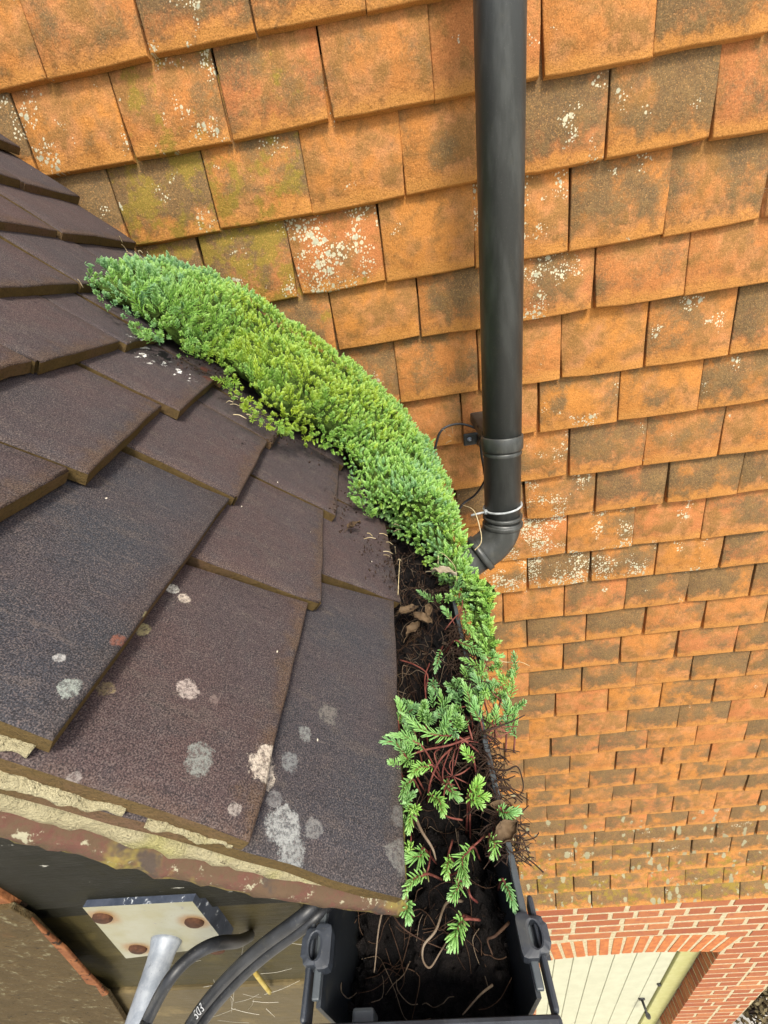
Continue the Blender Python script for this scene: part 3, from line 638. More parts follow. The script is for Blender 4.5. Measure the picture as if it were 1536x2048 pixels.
# gable end under the verge
gable = empty('gable_wall', (-0.5, .14, 0)); tag(gable, 'gable wall of dark weathered boards under the roof verge', 'wall')
bpy.context.view_layer.update(); GPI = gable.matrix_world.inverted()
def gchild(o): o.parent = gable; o.matrix_parent_inverse = GPI; return o
body = MB(); X1 = -0.100
vsb = [(-1.0, .175, 0), (X1, .175, 0), (X1, .875, 0), (-1.0, .875, 0), (-1.0, .175, CAM_H+.45), (-.62, .175, CAM_H+.2), (X1, .175, CAM_H-.40), (X1, .875, CAM_H-.40), (-.62, .875, CAM_H+.2), (-1.0, .875, CAM_H+.45)]
body.add(vsb, [(0, 1, 6, 5, 4), (3, 9, 8, 7, 2), (1, 2, 7, 6), (0, 4, 9, 3), (4, 5, 8, 9), (5, 6, 7, 8)]); gchild(body.build('wall_core', mat('backing')))
def board(name, zt, zb, y, material, xl=-1.0, xr=X1-.02, slope_top=False):
    m_ = MB(); n = 24; V = []; 
    tops = []
    for i in range(n+1):
        x = xl+(xr-xl)*i/n
        zt_ = zt+0.0012*mnoise.noise(Vector((x*20, zt*9, 0)))
        if slope_top:   # follows the underside of the undercloak
            s = (-0.0343-x)/math.cos(TH); zt_ = CAM_H-.315+(-.0343-x)*math.tan(TH)-(.014-ucl(s))/math.cos(TH)+.010
            zt_ = max(zt_, zb+.002)
        tops.append((x, zt_))
    V = [(x, y, z_) for x, z_ in tops]+[(x, y+.001*mnoise.noise(Vector((x*25, zb, 4))), zb+0.001*mnoise.noise(Vector((x*22, zb*7, 2)))) for x, _ in tops]+[(x, y+.03, z_) for x, z_ in tops]+[(x, y+.03, zb) for x, _ in tops]
    k = n+1; F = []
    for i in range(n): F += [(i, k+i, k+i+1, i+1), (2*k+i, i, i+1, 2*k+i+1), (k+i, 3*k+i, 3*k+i+1, k+i+1)]
    F += [(n, k+n, 3*k+n, 2*k+n), (0, 2*k, 3*k, k)]
    o = mesh_obj(name, V, F, mat(material), None, False); bv = o.modifiers.new('bevel', 'BEVEL'); bv.width = .0015; bv.limit_method = 'ANGLE'; return gchild(o)
board('bargeboard', 0, CAM_H-.352, 0.121, 'dark_board', slope_top=True)
board('board', CAM_H-.3525, CAM_H-.376, 0.124, 'dark_board')
board('board', CAM_H-.377, CAM_H-.470, 0.127, 'olive_board')
board('board', CAM_H-.4715, CAM_H-.560, 0.1285, 'olive_board')
board('board', CAM_H-.562, CAM_H-.76, 0.126, 'brown_board')
board('board', CAM_H-.762, CAM_H-.98, 0.128, 'brown_board')
# two slipped hung tiles at the lower left of the gable
def hung(poly, y, t, name='hung_tile', material='moss_tile'):
    n = len(poly); V = []; 
    ps = [at(px, py, 1, y+dy) for px, py, dy in poly]
    V = [p for p in ps]+[p+Vector((0, t, 0)) for p in ps]
    F = [tuple(range(n)), tuple(range(2*n-1, n-1, -1))]+[((i+1) % n, i, n+i, n+(i+1) % n) for i in range(n)]
    o = mesh_obj(name, V, F, mat(material), None, False); bv = o.modifiers.new('bevel', 'BEVEL'); bv.width = .0006; bv.segments = 2; return gchild(o)
hung([(-160, 1830, 0), (20, 1818, 0), (62, 1842, 0), (120, 1900, 0), (160, 1945, 0), (212, 1990, 0), (195, 1996, 0), (150, 1975, 0), (60, 1990, 0), (-40, 2006, 0), (-160, 2020, 0)], .114, .004)
hung([(60, 1838, 0), (98, 1872, 0), (130, 1897, 0), (168, 1940, 0), (216, 1990, 0), (204, 1994, 0), (190, 1972, 0), (172, 1968, 0), (160, 1952, 0), (128, 1915, 0), (110, 1896, 0), (84, 1868, 0)], .1125, .002, 'broken_edge', 'orange_chip')
hung([(-160, 1995, 0), (-40, 1990, 0), (70, 1975, 0), (140, 1965, 0), (215, 1990, 0), (252, 2046, 0), (290, 2110, 0), (200, 2300, 0), (-160, 2320, 0)], .1185, .004)
hung([(-160, 1770, 0), (-20, 1782, 0), (48, 1822, 0), (40, 1834, 0), (-60, 1842, 0), (-160, 1845, 0)], .117, .004, 'tile_fragment', 'orange_chip')

# ================================================================== GUTTER
gut = empty('gutter', (-.0265, .45, CAM_H-.40)); tag(gut, 'black plastic box gutter full of soil along the dark roof eaves', 'gutter')
bpy.context.view_layer.update(); TPI = gut.matrix_world.inverted()
def tchild(o): o.parent = gut; o.matrix_parent_inverse = TPI; return o
GX0, GX1, GZ, GY0, GY1 = -0.0866, 0.0336, CAM_H-.333, 0.0595, 0.868
def extrude(profile, y0, y1, name, material, n=1, bevel=0.0, smooth=False):
    V, F = [], []; m_ = len(profile)
    for y in (y0, y1): V += [(x, y, z) for x, z in profile]
    for i in range(m_): F.append((i, (i+1) % m_, m_+(i+1) % m_, m_+i))
    F += [tuple(reversed(range(m_))), tuple(range(m_, 2*m_))]
    o = mesh_obj(name, V, F, material, None, smooth)
    if bevel: bv = o.modifiers.new('bevel', 'BEVEL'); bv.width = bevel; bv.segments = 2; bv.limit_method = 'ANGLE'
    return o
D_ = .082; t_ = .0025
prof = [(GX0, GZ), (GX0+.006, GZ-D_), (GX1-.010, GZ-D_), (GX1, GZ), (GX1-t_, GZ), (GX1-.010-t_, GZ-D_+t_), (GX0+.006+t_, GZ-D_+t_), (GX0+t_, GZ)]
tchild(extrude(prof, GY0+.006, GY1, 'channel', mat('gutter')))
for x0, x1 in ((GX0-.0022, GX0+.002), (GX1-.002, GX1+.0022)):
    tchild(extrude([(x0, GZ+.0005), (x1, GZ+.0005), (x1, GZ+.0035), (x0, GZ+.0035)], GY0+.008, GY1, 'lip', mat('lip'), bevel=.0008))
# stop end: a frame with clip lugs that holds the rim
YA, YB = GY0-.004, 0.1055
for sgn, xin, xout in ((-1, GX0-.0040, GX0-.0072), (1, GX1+.0040, GX1+.0072)):
    lo, hi = min(xin, xout), max(xin, xout)
    tchild(extrude([(lo, GZ-.012), (hi, GZ-.012), (hi, GZ+.005), (lo, GZ+.005)], YA+.004, YB, 'clip_rail', mat('clip'), bevel=.002))
    # lug plate with an oval hole
    xa, xb = (GX0+.0080, GX0-.0105) if sgn < 0 else (GX1-.0065, GX1+.0115)
    yc, hl = 0.0872, .0100; xc = (xa+xb)/2; hw = abs(xb-xa)/2; zt = GZ+.0085
    m_ = MB(); nO = 32; outer, inner = [], []
    for i in range(nO):
        a = 2*math.pi*i/nO; ca, sa = math.cos(a), math.sin(a)
        k = 1/max(abs(ca), abs(sa)); k = k*0.93 if abs(abs(ca)-abs(sa)) > .2 else k*0.86
        if ca*sgn > 0 and abs(sa) > .55: k *= .82
        outer.append((xc+hw*ca*k, yc+hl*sa*k)); inner.append((xc+.0034*ca+sgn*.0008, yc+.0058*sa))
    V = [(x, y, zt) for x, y in outer]+[(x*0.82+.18*xi, y*.82+.18*yi, zt+.0003) for (x, y), (xi, yi) in zip(outer, inner)]+[(x, y, zt+.0009) for x, y in [(xi*1.0+(xo-xi)*.22, yi+(yo-yi)*.22) for (xo, yo), (xi, yi) in zip(outer, inner)]]+[(x, y, zt+.0006) for x, y in inner]+[(x, y, zt-.009) for x, y in inner]+[(x, y, zt-.009) for x, y in outer]
    F = []
    for r_ in range(4):
        for i in range(nO): F.append((r_*nO+i, r_*nO+(i+1) % nO, (r_+1)*nO+(i+1) % nO, (r_+1)*nO+i))
    for i in range(nO): F.append((5*nO+i, 5*nO+(i+1) % nO, (i+1) % nO, i)); F.append((4*nO+i, 4*nO+(i+1) % nO, 5*nO+(i+1) % nO, 5*nO+i))
    m_.add(V, F); m_.box((xc-hw*.8, yc-hl*.8, zt-.0105), (xc+hw*.8, yc+hl*.8, zt-.0095)); tchild(m_.build('clip_lug', mat('clip'), None, False))
tchild(extrude([(GX0-.0072, GZ-.012), (GX1+.0072, GZ-.012), (GX1+.0072, GZ+.005), (GX0-.0072, GZ+.005)], YA-.002, YA+.004, 'stop_end_rim', mat('clip'), bevel=.002))
tchild(extrude([(GX0, GZ-.012), (GX0+.004, GZ-D_-.003), (GX1-.008, GZ-D_-.003), (GX1, GZ-.012)], YA-.001, YA+.004, 'stop_end_wall', mat('gutter')))
nub = at(728, 2040, 2, -.345); m_ = MB(); m_.box(nub-Vector((.006, .004, .012)), nub+Vector((.006, .004, .004))); tchild(m_.build('clip_stub', mat('lip'), None, False, None, .0015))
# fascia behind the gutter
m_ = MB(); m_.box((-0.1, .14, CAM_H-.56), (-.0895, .872, CAM_H-.345)); fas = gchild(m_.build('fascia_board', mat('dark_board')))
# soil in the gutter
soil_h = lambda x, y: GZ-.050+.022*min(1, max(0, (y-.2)/.25))+.024*mnoise.fractal(Vector((x*22, y*22, 3.1)), 0.7, 2.0, 6)+.006*mnoise.fractal(Vector((x*120, y*120, 5.1)), 0.6, 2.0, 3)+.018*math.exp(-((x-.0)/.03)**2)*min(1, max(0, (y-.08)/.05))+.010*mnoise.noise(Vector((x*9, y*9, 9)))
nx_, ny_ = 56, 320; V = []; F = []
for j in range(ny_+1):
    for i in range(nx_+1):
        x = GX0+.003+(GX1-GX0-.006)*i/nx_; y = GY0+.004+(GY1-GY0-.01)*j/ny_
        zz = soil_h(x, y); ed = min(i, nx_-i); zz -= .012*max(0, 1-ed/8)
        if j < 8: zz -= (8-j)*.002
        zz = max(zz, GZ-D_+.006); inset = max(0, (GZ-zz)/D_)*.008
        V.append((x*(1-.0)+(inset*(1-i/8) if i < 8 else -inset*(1-(nx_-i)/8) if i > nx_-8 else 0), y, min(zz, GZ-.004)))
for j in range(ny_):
    for i in range(nx_): a = j*(nx_+1)+i; F.append((a, a+1, a+nx_+2, a+nx_+1))
soil = mesh_obj('soil', V, F, mat('soil')); tag(soil, 'black leaf-mould soil lying in the gutter', 'soil', kind='stuff')
# fine roots and fibres over the soil
rng = random.Random(5)
fib, fib2 = MB(), MB()
for i in range(620):
    x = rng.uniform(GX0+.01, GX1-.008); y = rng.uniform(.075, .55) if i % 3 else rng.uniform(.17, .42); z_ = soil_h(x, y)+.002
    a = rng.uniform(0, 6.28); pts = [Vector((x, y, z_))]; L = rng.uniform(.003, .011)
    for k in range(rng.randint(3, 6)):
        a += rng.gauss(0, .6); p = pts[-1]+Vector((math.cos(a)*L, math.sin(a)*L, 0)); p.x = min(max(p.x, GX0+.006), GX1-.006); p.y = min(max(p.y, .07), .6)
        p.z = max(soil_h(p.x, p.y)+rng.uniform(.0005, .007), pts[-1].z-.006); pts.append(p)
    r_ = rng.uniform(.00012, .0003); (fib2 if rng.random() < .22 else fib).tube(spline(pts, 3), r_, 4, 0, False)
cr0 = MB()
for i in range(1500):
    x = rng.uniform(GX0+.008, GX1-.008); y = rng.uniform(.066, .6); p = Vector((x, y, soil_h(x, y)+rng.uniform(-.001, .0015))); r_ = rng.uniform(.0006, .0026) if i % 4 else rng.uniform(.002, .0055)
    q = [p+Vector((rng.gauss(0, 1), rng.gauss(0, 1), rng.gauss(0, .7))).normalized()*r_*rng.uniform(.7, 1.3) for _ in range(5)]
    cr0.add(q, [(0, 1, 2), (0, 2, 3), (0, 3, 1), (4, 2, 1), (4, 3, 2), (4, 1, 3)])
cro = cr0.build('soil_crumbs', mat('soil'), soil); cro['kind'] = 'stuff'
fo = fib.build('fine_roots', mat('root'), None, True); tag(fo, 'fine brown roots tangled over the gutter soil', 'roots', kind='stuff')
fp = fib2.build('pale_roots', mat('pale_root'), None, True); tag(fp, 'thin pale dead stems strewn through the gutter soil', 'roots', kind='stuff')

# ================================================================== DOWNPIPE
pipe = empty('downpipe', (.19, .76, CAM_H+.4)); tag(pipe, 'black round plastic downpipe fixed to the orange wall', 'downpipe')
bpy.context.view_layer.update(); PPI = pipe.matrix_world.inverted()
def pchild(o, p=None): o.parent = p or pipe; o.matrix_parent_inverse = (p.matrix_world.inverted() if p else PPI); return o
pt = at(999.5, 0, 1, .785); pb = at(1005, 1050, 1, .70); dirp = (pb-pt).normalized(); PR = .0338
m_ = MB(); m_.tube([pt-dirp*1.2, pb], PR, 48); tube_ = pchild(m_.build('pipe', mat('pipe'), None, True))
def along(py):       # point of the pipe axis seen at image height py
    lo, hi = 0.0, (pb-pt).length+.1
    for _ in range(40):
        mid = (lo+hi)/2
        if project(pt+dirp*mid)[1] < py: lo = mid
        else: hi = mid
    return pt+dirp*lo
def collar(name, py, half, extra, material='pipe'):
    c = along(py); m_ = MB()
    m_.tube([c-dirp*(half+.0002), c-dirp*half, c-dirp*(half-.002), c+dirp*(half-.002), c+dirp*half, c+dirp*(half+.0002)], [PR-.001, PR+extra-.0012, PR+extra, PR+extra, PR+extra-.0012, PR-.001], 48, 0, False)
    return pchild(m_.build(name, mat(material), None, True))
br = collar('bracket_band', 884, .013, .0032)
c = along(878); wl = at(941, 876, 1, .872)
m_ = MB(); m_.box((wl.x-.016, .868, wl.z-.016), (wl.x+.02, .874, wl.z+.012)); m_.box((wl.x+.012, .80, wl.z-.013), (wl.x+.018, .872, wl.z+.009))
m_.box((c.x-.030, c.y+.028, c.z-.011), (c.x+.02, .874, c.z+.011)); arm = pchild(m_.build('bracket_arm', mat('pipe'), None, False, None, .003))
m_ = MB(); m_.tube([(wl.x-.003, .8685, wl.z-.001), (wl.x-.003, .8655, wl.z-.001)], [.0052, .0045], 14); sc0 = m_.build('screw', mat('steel'), None, True); sc0.parent = arm
collar('pipe_socket', 905, .004, .0012); collar('coupling_ring', 1032, .0035, .0040); collar('coupling_ring', 1047, .0045, .0050)
# elbow
e0 = along(1040); a1 = dirp; a2 = Vector((-.86, -.16, -.48)).normalized(); pts = []
for i in range(13):
    t = i/12; d = a1.lerp(a2, t).normalized(); pts.append((pts[-1]+d*.0062) if pts else e0)
m_ = MB(); m_.tube(pts+[pts[-1]+a2*.012], PR+.0022, 40); pchild(m_.build('elbow', mat('pipe'), None, True))
m_ = MB(); m_.tube([pts[-1]+a2*.004, pts[-1]+a2*.0045, pts[-1]+a2*.016, pts[-1]+a2*.0165], [PR, PR+.0055, PR+.0055, PR], 40); pchild(m_.build('elbow_collar', mat('pipe'), None, True))
m_ = MB(); m_.tube([pts[-1]+a2*.01, pts[-1]+a2*.22], PR, 40); pchild(m_.build('branch_pipe', mat('pipe'), None, True))
# cable tie round the pipe
ct = along(1012); m_ = MB(); tilt = Vector((-.10, 0, 0.0)); ref = Vector((1, 0, 0)); ref = (ref-dirp*ref.dot(dirp)).normalized(); bn = dirp.cross(ref)
loop = [ct+(ref*math.cos(a)+bn*math.sin(a))*(PR+.0016)+dirp*(-.004*math.cos(a)) for a in [2*math.pi*k/40 for k in range(41)]]
m_.tube(loop, .0021, 6); hd = min(loop, key=lambda p: p.x+.25*p.y); m_.box(hd-Vector((.004, .004, .004)), hd+Vector((.002, .003, .004))); m_.tube([hd, hd+Vector((-.03, -.005, -.001))], .002, 6)
o = m_.build('cable_tie', mat('tie'), None, True); tag(o, 'grey nylon cable tie round the foot of the downpipe', 'cable tie')

def cable(name, pts, r, material, label, cat='cable', n=10):
    m_ = MB(); m_.tube(spline(pts, 8), r, n); o = m_.build(name, mat(material), None, True); return tag(o, label, cat)
cable('cable', [at(868, 905, 1, .85), at(882, 862, 1, .85), at(915, 848, 1, .855), at(950, 856, 1, .84), at(963, 872, 1, .82), at(962, 900, 1, .80), at(968, 940, 1, .80), at(969, 962, 1, .81), at(950, 990, 1, .83), at(928, 1006, 1, .83), at(910, 1030, 1, .80)], .0026, 'cable', 'thin black cable looping behind the downpipe bracket')
m_ = MB(); m_.tube(spline([at(955, 852, 1, .79), at(964, 862, 1, .77), at(960, 876, 1, .77), at(955, 888, 1, .79)], 6), .003, 6); o = m_.build('wire_clip', mat('cable'), None, True); tag(o, 'small black wire clip holding the cable at the pipe bracket', 'clip')
cable('string', [at(925, 1010, 1, .72), at(948, 1022, 1, .68), at(961, 1062, 1, .66), at(962, 1085, 1, .64), at(950, 1100, 1, .60)], .0009, 'straw', 'pale thin string hanging in front of the pipe elbow', 'string', 6)

# ================================================================== POLE BRACKET AND CABLES ON THE GABLE
pbk = empty('pole_bracket', (-.25, .12, CAM_H-.43)); tag(pbk, 'white square steel plate with galvanised pole bolted to the gable boards', 'pole bracket')
bpy.context.view_layer.update(); BPI = pbk.matrix_world.inverted()
def bchild(o): o.parent = pbk; o.matrix_parent_inverse = BPI; return o
cr = [at(165, 1815, 1, .117), at(385, 1803, 1, .117), at(455, 1892, 1, .117), at(252, 1917, 1, .117)]
V = [p for p in cr]+[p+Vector((.002, .013, .0)) for p in cr]
plate_ = bchild(mesh_obj('plate', V, [(0, 3, 2, 1), (4, 5, 6, 7), (0, 1, 5, 4), (1, 2, 6, 5), (2, 3, 7, 6), (3, 0, 4, 7)], None, None, False, [mat('plate'), mat('blue_paint')], [0, 0, 1, 1, 0, 0]))
for c in BOLTS:
    m_ = MB(); m_.tube([c+Vector((0, .003, 0)), c+Vector((0, -.0002, 0)), c+Vector((0, -.0012, 0))], [.0072, .0068, .0050], 16); bo_ = m_.build('bolt', mat('rust'), None, True); bo_.parent = plate_
pc = at(333, 1880, 1, .117); PRD = .0088
m_ = MB(); m_.tube([pc+Vector((0, .002, 0)), pc+Vector((0, -.002, 0)), pc+Vector((0, -.006, 0)), pc+Vector((0, -.012, 0)), pc+Vector((0, -.02, 0)), pc+Vector((0, -.34, 0))], [PRD*1.35, PRD*1.25, PRD*1.08, PRD*1.02, PRD, PRD], 28); bchild(m_.build('pole', mat('steel'), None, True))
c1 = [at(700, 1745, 1, .135), at(650, 1790, 1, .112), at(600, 1835, 1, .100), at(520, 1895, 1, .095), at(455, 1955, 1, .09), at(400, 2020, 1, .082), at(360, 2085, 1, .07), at(320, 2170, 1, .05)]
cable('cable', c1, .0037, 'cable', 'thick black cable running diagonally to the gutter corner', n=14)
cable('cable', [p+Vector((.0040, -.001, -.0062)) for p in c1], .0033, 'cable', 'second black cable lying along the underside of the thick diagonal one', n=14)
cable('cable', [at(500, 1872, 1, .124), at(478, 1882, 1, .108), at(430, 1888, 1, .098), at(380, 1915, 1, .09), at(335, 1965, 1, .08), at(295, 2040, 1, .07), at(265, 2110, 1, .055)], .0036, 'cable', 'black cable curving down in front of the white plate', n=14)
# printing on the thick cable
tx = bpy.data.curves.new('cable_print', 'FONT'); tx.body = '503'; tx.size = .0075; tx.extrude = 0; tx.align_x = 'CENTER'; tx.align_y = 'CENTER'
to = bpy.data.objects.new('tmp_text', tx); C.objects.link(to); bpy.context.view_layer.update()
tm = bpy.data.meshes.new_from_object(to.evaluated_get(bpy.context.evaluated_depsgraph_get())); bpy.data.objects.remove(to)
sp = spline(c1, 8); q = min(sp, key=lambda p: abs(project(p)[1]-2012)); iq = sp.index(q); td = (sp[iq-1]-sp[iq+1]).normalized()
nv_ = (CAMP-q); nv_ = (nv_-td*nv_.dot(td)).normalized(); bt = nv_.cross(td)
tm.transform(Matrix((td, bt, nv_)).transposed().to_4x4())
for v in tm.vertices:       # wrap the flat lettering round the sheath
    b_ = v.co.dot(bt); v.co = q+td*v.co.dot(td)+bt*(.0040*math.sin(b_/.0040))+nv_*(.0040*math.cos(b_/.0040))
tm.materials.append(mat('print')); po = bpy.data.objects.new('cable_print', tm); link(po); 
cobj = [o for o in bpy.data.objects if o.get('label', '').startswith('thick black cable')][0]; po.parent = cobj
cable('string', [at(495, 1913, 1, .118), at(510, 1945, 1, .118), at(540, 1985, 1, .12)], .0018, 'yellow', 'frayed yellow cord end on the gable boards', 'string', 6)
m_ = MB()
for i in range(26):
    a = at(rng.uniform(400, 560), rng.uniform(1860, 2060), 1, .119); b = a+Vector((rng.gauss(0, .02), rng.uniform(-.01, .004), rng.gauss(0, .02))); mid = (a+b)/2-Vector((0, 0, .003)); m_.tube(spline([a, mid, b], 3), .00008, 3, 0, False)
o = m_.build('cobweb', mat('web')); tag(o, 'wispy cobweb threads across the gable boards and cables', 'cobweb', kind='stuff')

# ================================================================== STONECROP
def leaf_proto(n=3):
    """unit leaf along +z: base point, two rings, tip"""
    V = [(0, 0, 0)]; T = []; A = [0.0]
    prof = ((.15, .75), (.55, 1.0), (.88, .6)) if n > 3 else ((.3, .95), (.78, .85))
    for z_, w_ in prof:
        for k in range(n):
            a = 2*math.pi*k/n+.5; V.append((math.cos(a)*w_*.5, math.sin(a)*w_*.5*.72, z_)); A.append(z_)
    V.append((0, 0, 1)); A.append(1.0); m_ = len(prof); tip = len(V)-1
    for k in range(n): T.append((0, 1+(k+1) % n, 1+k))
    for r_ in range(m_-1):
        for k in range(n):
            a, b = 1+r_*n+k, 1+r_*n+(k+1) % n; T += [(a, b, b+n), (a, b+n, a+n)]
    for k in range(n): T.append((1+(m_-1)*n+k, 1+(m_-1)*n+(k+1) % n, tip))
    return np.array(V), np.array(T), np.array(A)
LP3, LP4 = leaf_proto(3), leaf_proto(5)
def norm(v): return v/np.maximum(np.linalg.norm(v, axis=-1, keepdims=True), 1e-9)
def shoot_leaves_(axis, nleaf, ll, lw, rng, proto, start=.1, spread=(78, 14), age_base=0.0, curl=.25):
    """leaves in a spiral along a polyline axis (k,3) -> verts, tris, along, age"""
    axis = np.asarray(axis, float); seg = np.linalg.norm(np.diff(axis, axis=0), axis=1); cum = np.r_[0, np.cumsum(seg)]; L = cum[-1]
    PV, PT, PA = proto; VV, TT_, AL, AG = [], [], [], []; nb = 0
    for i in range(nleaf):
        t = start+(1-start)*(i/(nleaf-1))**.85; d = t*L
        p = np.array([np.interp(d, cum, axis[:, c]) for c in range(3)]); e = .04*L
        tan = norm(np.array([np.interp(min(d+e, L), cum, axis[:, c])-np.interp(max(d-e, 0), cum, axis[:, c]) for c in range(3)]))
        o = np.cross(tan, [0.31, 0.77, 0.55]); o = norm(o); q = np.cross(tan, o)
        az = i*2.39996+rng.normal(0, .18); ang = math.radians(spread[0]+(spread[1]-spread[0])*t**1.3+rng.normal(0, 6))
        rad = o*math.cos(az)+q*math.sin(az); dr = norm(rad*math.sin(ang)+tan*math.cos(ang)); side = np.cross(dr, tan); sn = np.linalg.norm(side)
        side = side/sn if sn > 1e-6 else o; nor = np.cross(side, dr)
        ln = ll*(.62+.5*math.sin(math.pi*min(1, t*.9+.08)))*(1-.42*max(0, t-.75)/.25)*rng.uniform(.85, 1.12); wd = lw*rng.uniform(.85, 1.15)
        loc = PV.copy(); bend = curl*ln*(loc[:, 2]**2)
        VV.append(p+np.outer(loc[:, 0]*wd, side)+np.outer(loc[:, 1]*wd+bend*-1.0*0+0, nor)+np.outer(loc[:, 2]*ln, dr)+np.outer(bend, tan))
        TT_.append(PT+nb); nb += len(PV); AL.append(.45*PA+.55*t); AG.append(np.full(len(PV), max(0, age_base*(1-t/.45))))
    return np.concatenate(VV), np.concatenate(TT_), np.concatenate(AL), np.concatenate(AG)

def shoot_leaves(*a, **k): return shoot_leaves_(*a, **k)
# ---- the mat: survey of its lower (tile side) and upper (wall side) edges
def zp(px, py, z): return at(px, py, 2, z)
ST = [(on_roof(172, 556, .006), on_roof(178, 536, .02)), (on_roof(198, 602, .008), at(285, 532, 1, .80)), (on_roof(265, 645, .010), at(345, 538, 1, .835)), (on_roof(305, 690, .012), at(430, 562, 1, .845)),
      (on_roof(385, 716, .012), at(500, 590, 1, .845)), (on_roof(432, 735, .012), at(555, 628, 1, .845)), (on_roof(470, 795, .012), at(640, 690, 1, .845)), (on_roof(530, 858, .012), at(725, 742, 1, .845)),
      (on_roof(595, 878, .012), at(800, 815, 1, .84)), (on_roof(645, 898, .012), at(858, 885, 1, .80)), (on_roof(692, 935, .012), zp(890, 955, -.31)), (on_roof(704, 990, .012), zp(918, 1045, -.31)),
      (zp(760, 1045, -.318), zp(936, 1115, -.315)), (zp(825, 1100, -.325), zp(958, 1180, -.318)), (zp(897, 1165, -.33), zp(972, 1240, -.322)), (zp(925, 1235, -.333), zp(982, 1290, -.326)), (zp(940, 1300, -.335), zp(985, 1340, -.332))]
NS, NVV = 120, 26
def lerp_st(u):
    x = u*(len(ST)-1); i = min(int(x), len(ST)-2); f = x-i
    return ST[i][0].lerp(ST[i+1][0], f), ST[i][1].lerp(ST[i+1][1], f)
def mat_pt(u, v, extra=0.0):
    a, b = lerp_st(u); bul = 0.030*min(1, u/.1)*min(1, (1-u)/.18+.25)
    nrm = Vector((.45, -.42, .78)).normalized()
    p = a.lerp(b, v)+nrm*bul*(math.sin(math.pi*min(1, v*1.02))**.75)
    p = p+nrm*(.014*mnoise.fractal(p*13, 1.0, 2.0, 3)+.006*mnoise.noise(p*42)+extra)
    return p
grid = np.array([[mat_pt(i/NS, j/NVV) for j in range(NVV+1)] for i in range(NS+1)])
du = np.gradient(grid, axis=0); dv = np.gradient(grid, axis=1); nr = norm(np.cross(du, dv)); 
if nr[NS//2, NVV//2] @ np.array([.45, -.42, .78]) < 0: nr = -nr
area = np.linalg.norm(np.cross(du, dv), axis=2); pr = area.ravel()/area.sum()
# sample shoots with a minimum spacing
rng2 = np.random.default_rng(3); cand = rng2.choice(len(pr), 42000, p=pr); P0 = []; NN = []; UV = []
cell = {}; dmin0 = .0068
for c_ in cand:
    i, j = divmod(int(c_), NVV+1); fi = min(max(i+rng2.uniform(-.5, .5), 0), NS); fj = min(max(j+rng2.uniform(-.5, .5), 0), NVV)
    i0, j0 = min(int(fi), NS-1), min(int(fj), NVV-1); a, b = fi-i0, fj-j0
    p = (grid[i0, j0]*(1-a)*(1-b)+grid[i0+1, j0]*a*(1-b)+grid[i0, j0+1]*(1-a)*b+grid[i0+1, j0+1]*a*b)
    u_, v_ = fi/NS, fj/NVV
    # ragged lower edge and bare gaps in the lower part
    gap = mnoise.noise(Vector(p)*38)
    if u_ > .62 and v_ < .45 and gap > .42+.5*v_: continue
    if v_ < .2 and mnoise.noise(Vector(p)*48) > .12+1.5*v_: continue
    if mnoise.noise(Vector(p)*30+Vector((7, 3, 1))) > .56: continue
    dm = dmin0*(.9 if u_ < .45 else .86)
    key = tuple(np.floor(p/dm).astype(int)); ok = True
    for dx in (-1, 0, 1):
        for dy in (-1, 0, 1):
            for dz in (-1, 0, 1):
                for q_ in cell.get((key[0]+dx, key[1]+dy, key[2]+dz), ()):
                    if (p[0]-q_[0])**2+(p[1]-q_[1])**2+(p[2]-q_[2])**2 < dm*dm: ok = False
    if not ok: continue
    cell.setdefault(key, []).append(p); P0.append(p); NN.append(nr[int(round(fi)), int(round(fj))]); UV.append((u_, v_))
protoA, protoB, protoC = [], [], []
for k in range(8):      # feathery shoots of the upper half, plump ones of the lower half, long pale ones
    ax = [(0, 0, 0), (rng2.normal(0, .0015), rng2.normal(0, .0015), .010), (rng2.normal(0, .003), rng2.normal(0, .003), .020)]
    protoA.append(shoot_leaves(ax, 26, .0046, .0013, rng2, LP3, .5, (84, 16), curl=.15))
    ax = [(0, 0, 0), (rng2.normal(0, .0012), rng2.normal(0, .0012), .010), (rng2.normal(0, .0025), rng2.normal(0, .0025), .019)]
    protoB.append(shoot_leaves(ax, 30, .0042, .0015, rng2, LP3, .3, (60, 10), curl=.4))
    ax = [(0, 0, 0), (rng2.normal(0, .003), rng2.normal(0, .003), .018), (rng2.normal(0, .006), rng2.normal(0, .006), .036)]
    protoC.append(shoot_leaves(ax, 40, .0064, .0013, rng2, LP3, .2, (72, 20)))
VV, TT_, AL, AG, TI = [], [], [], [], []; nb = 0
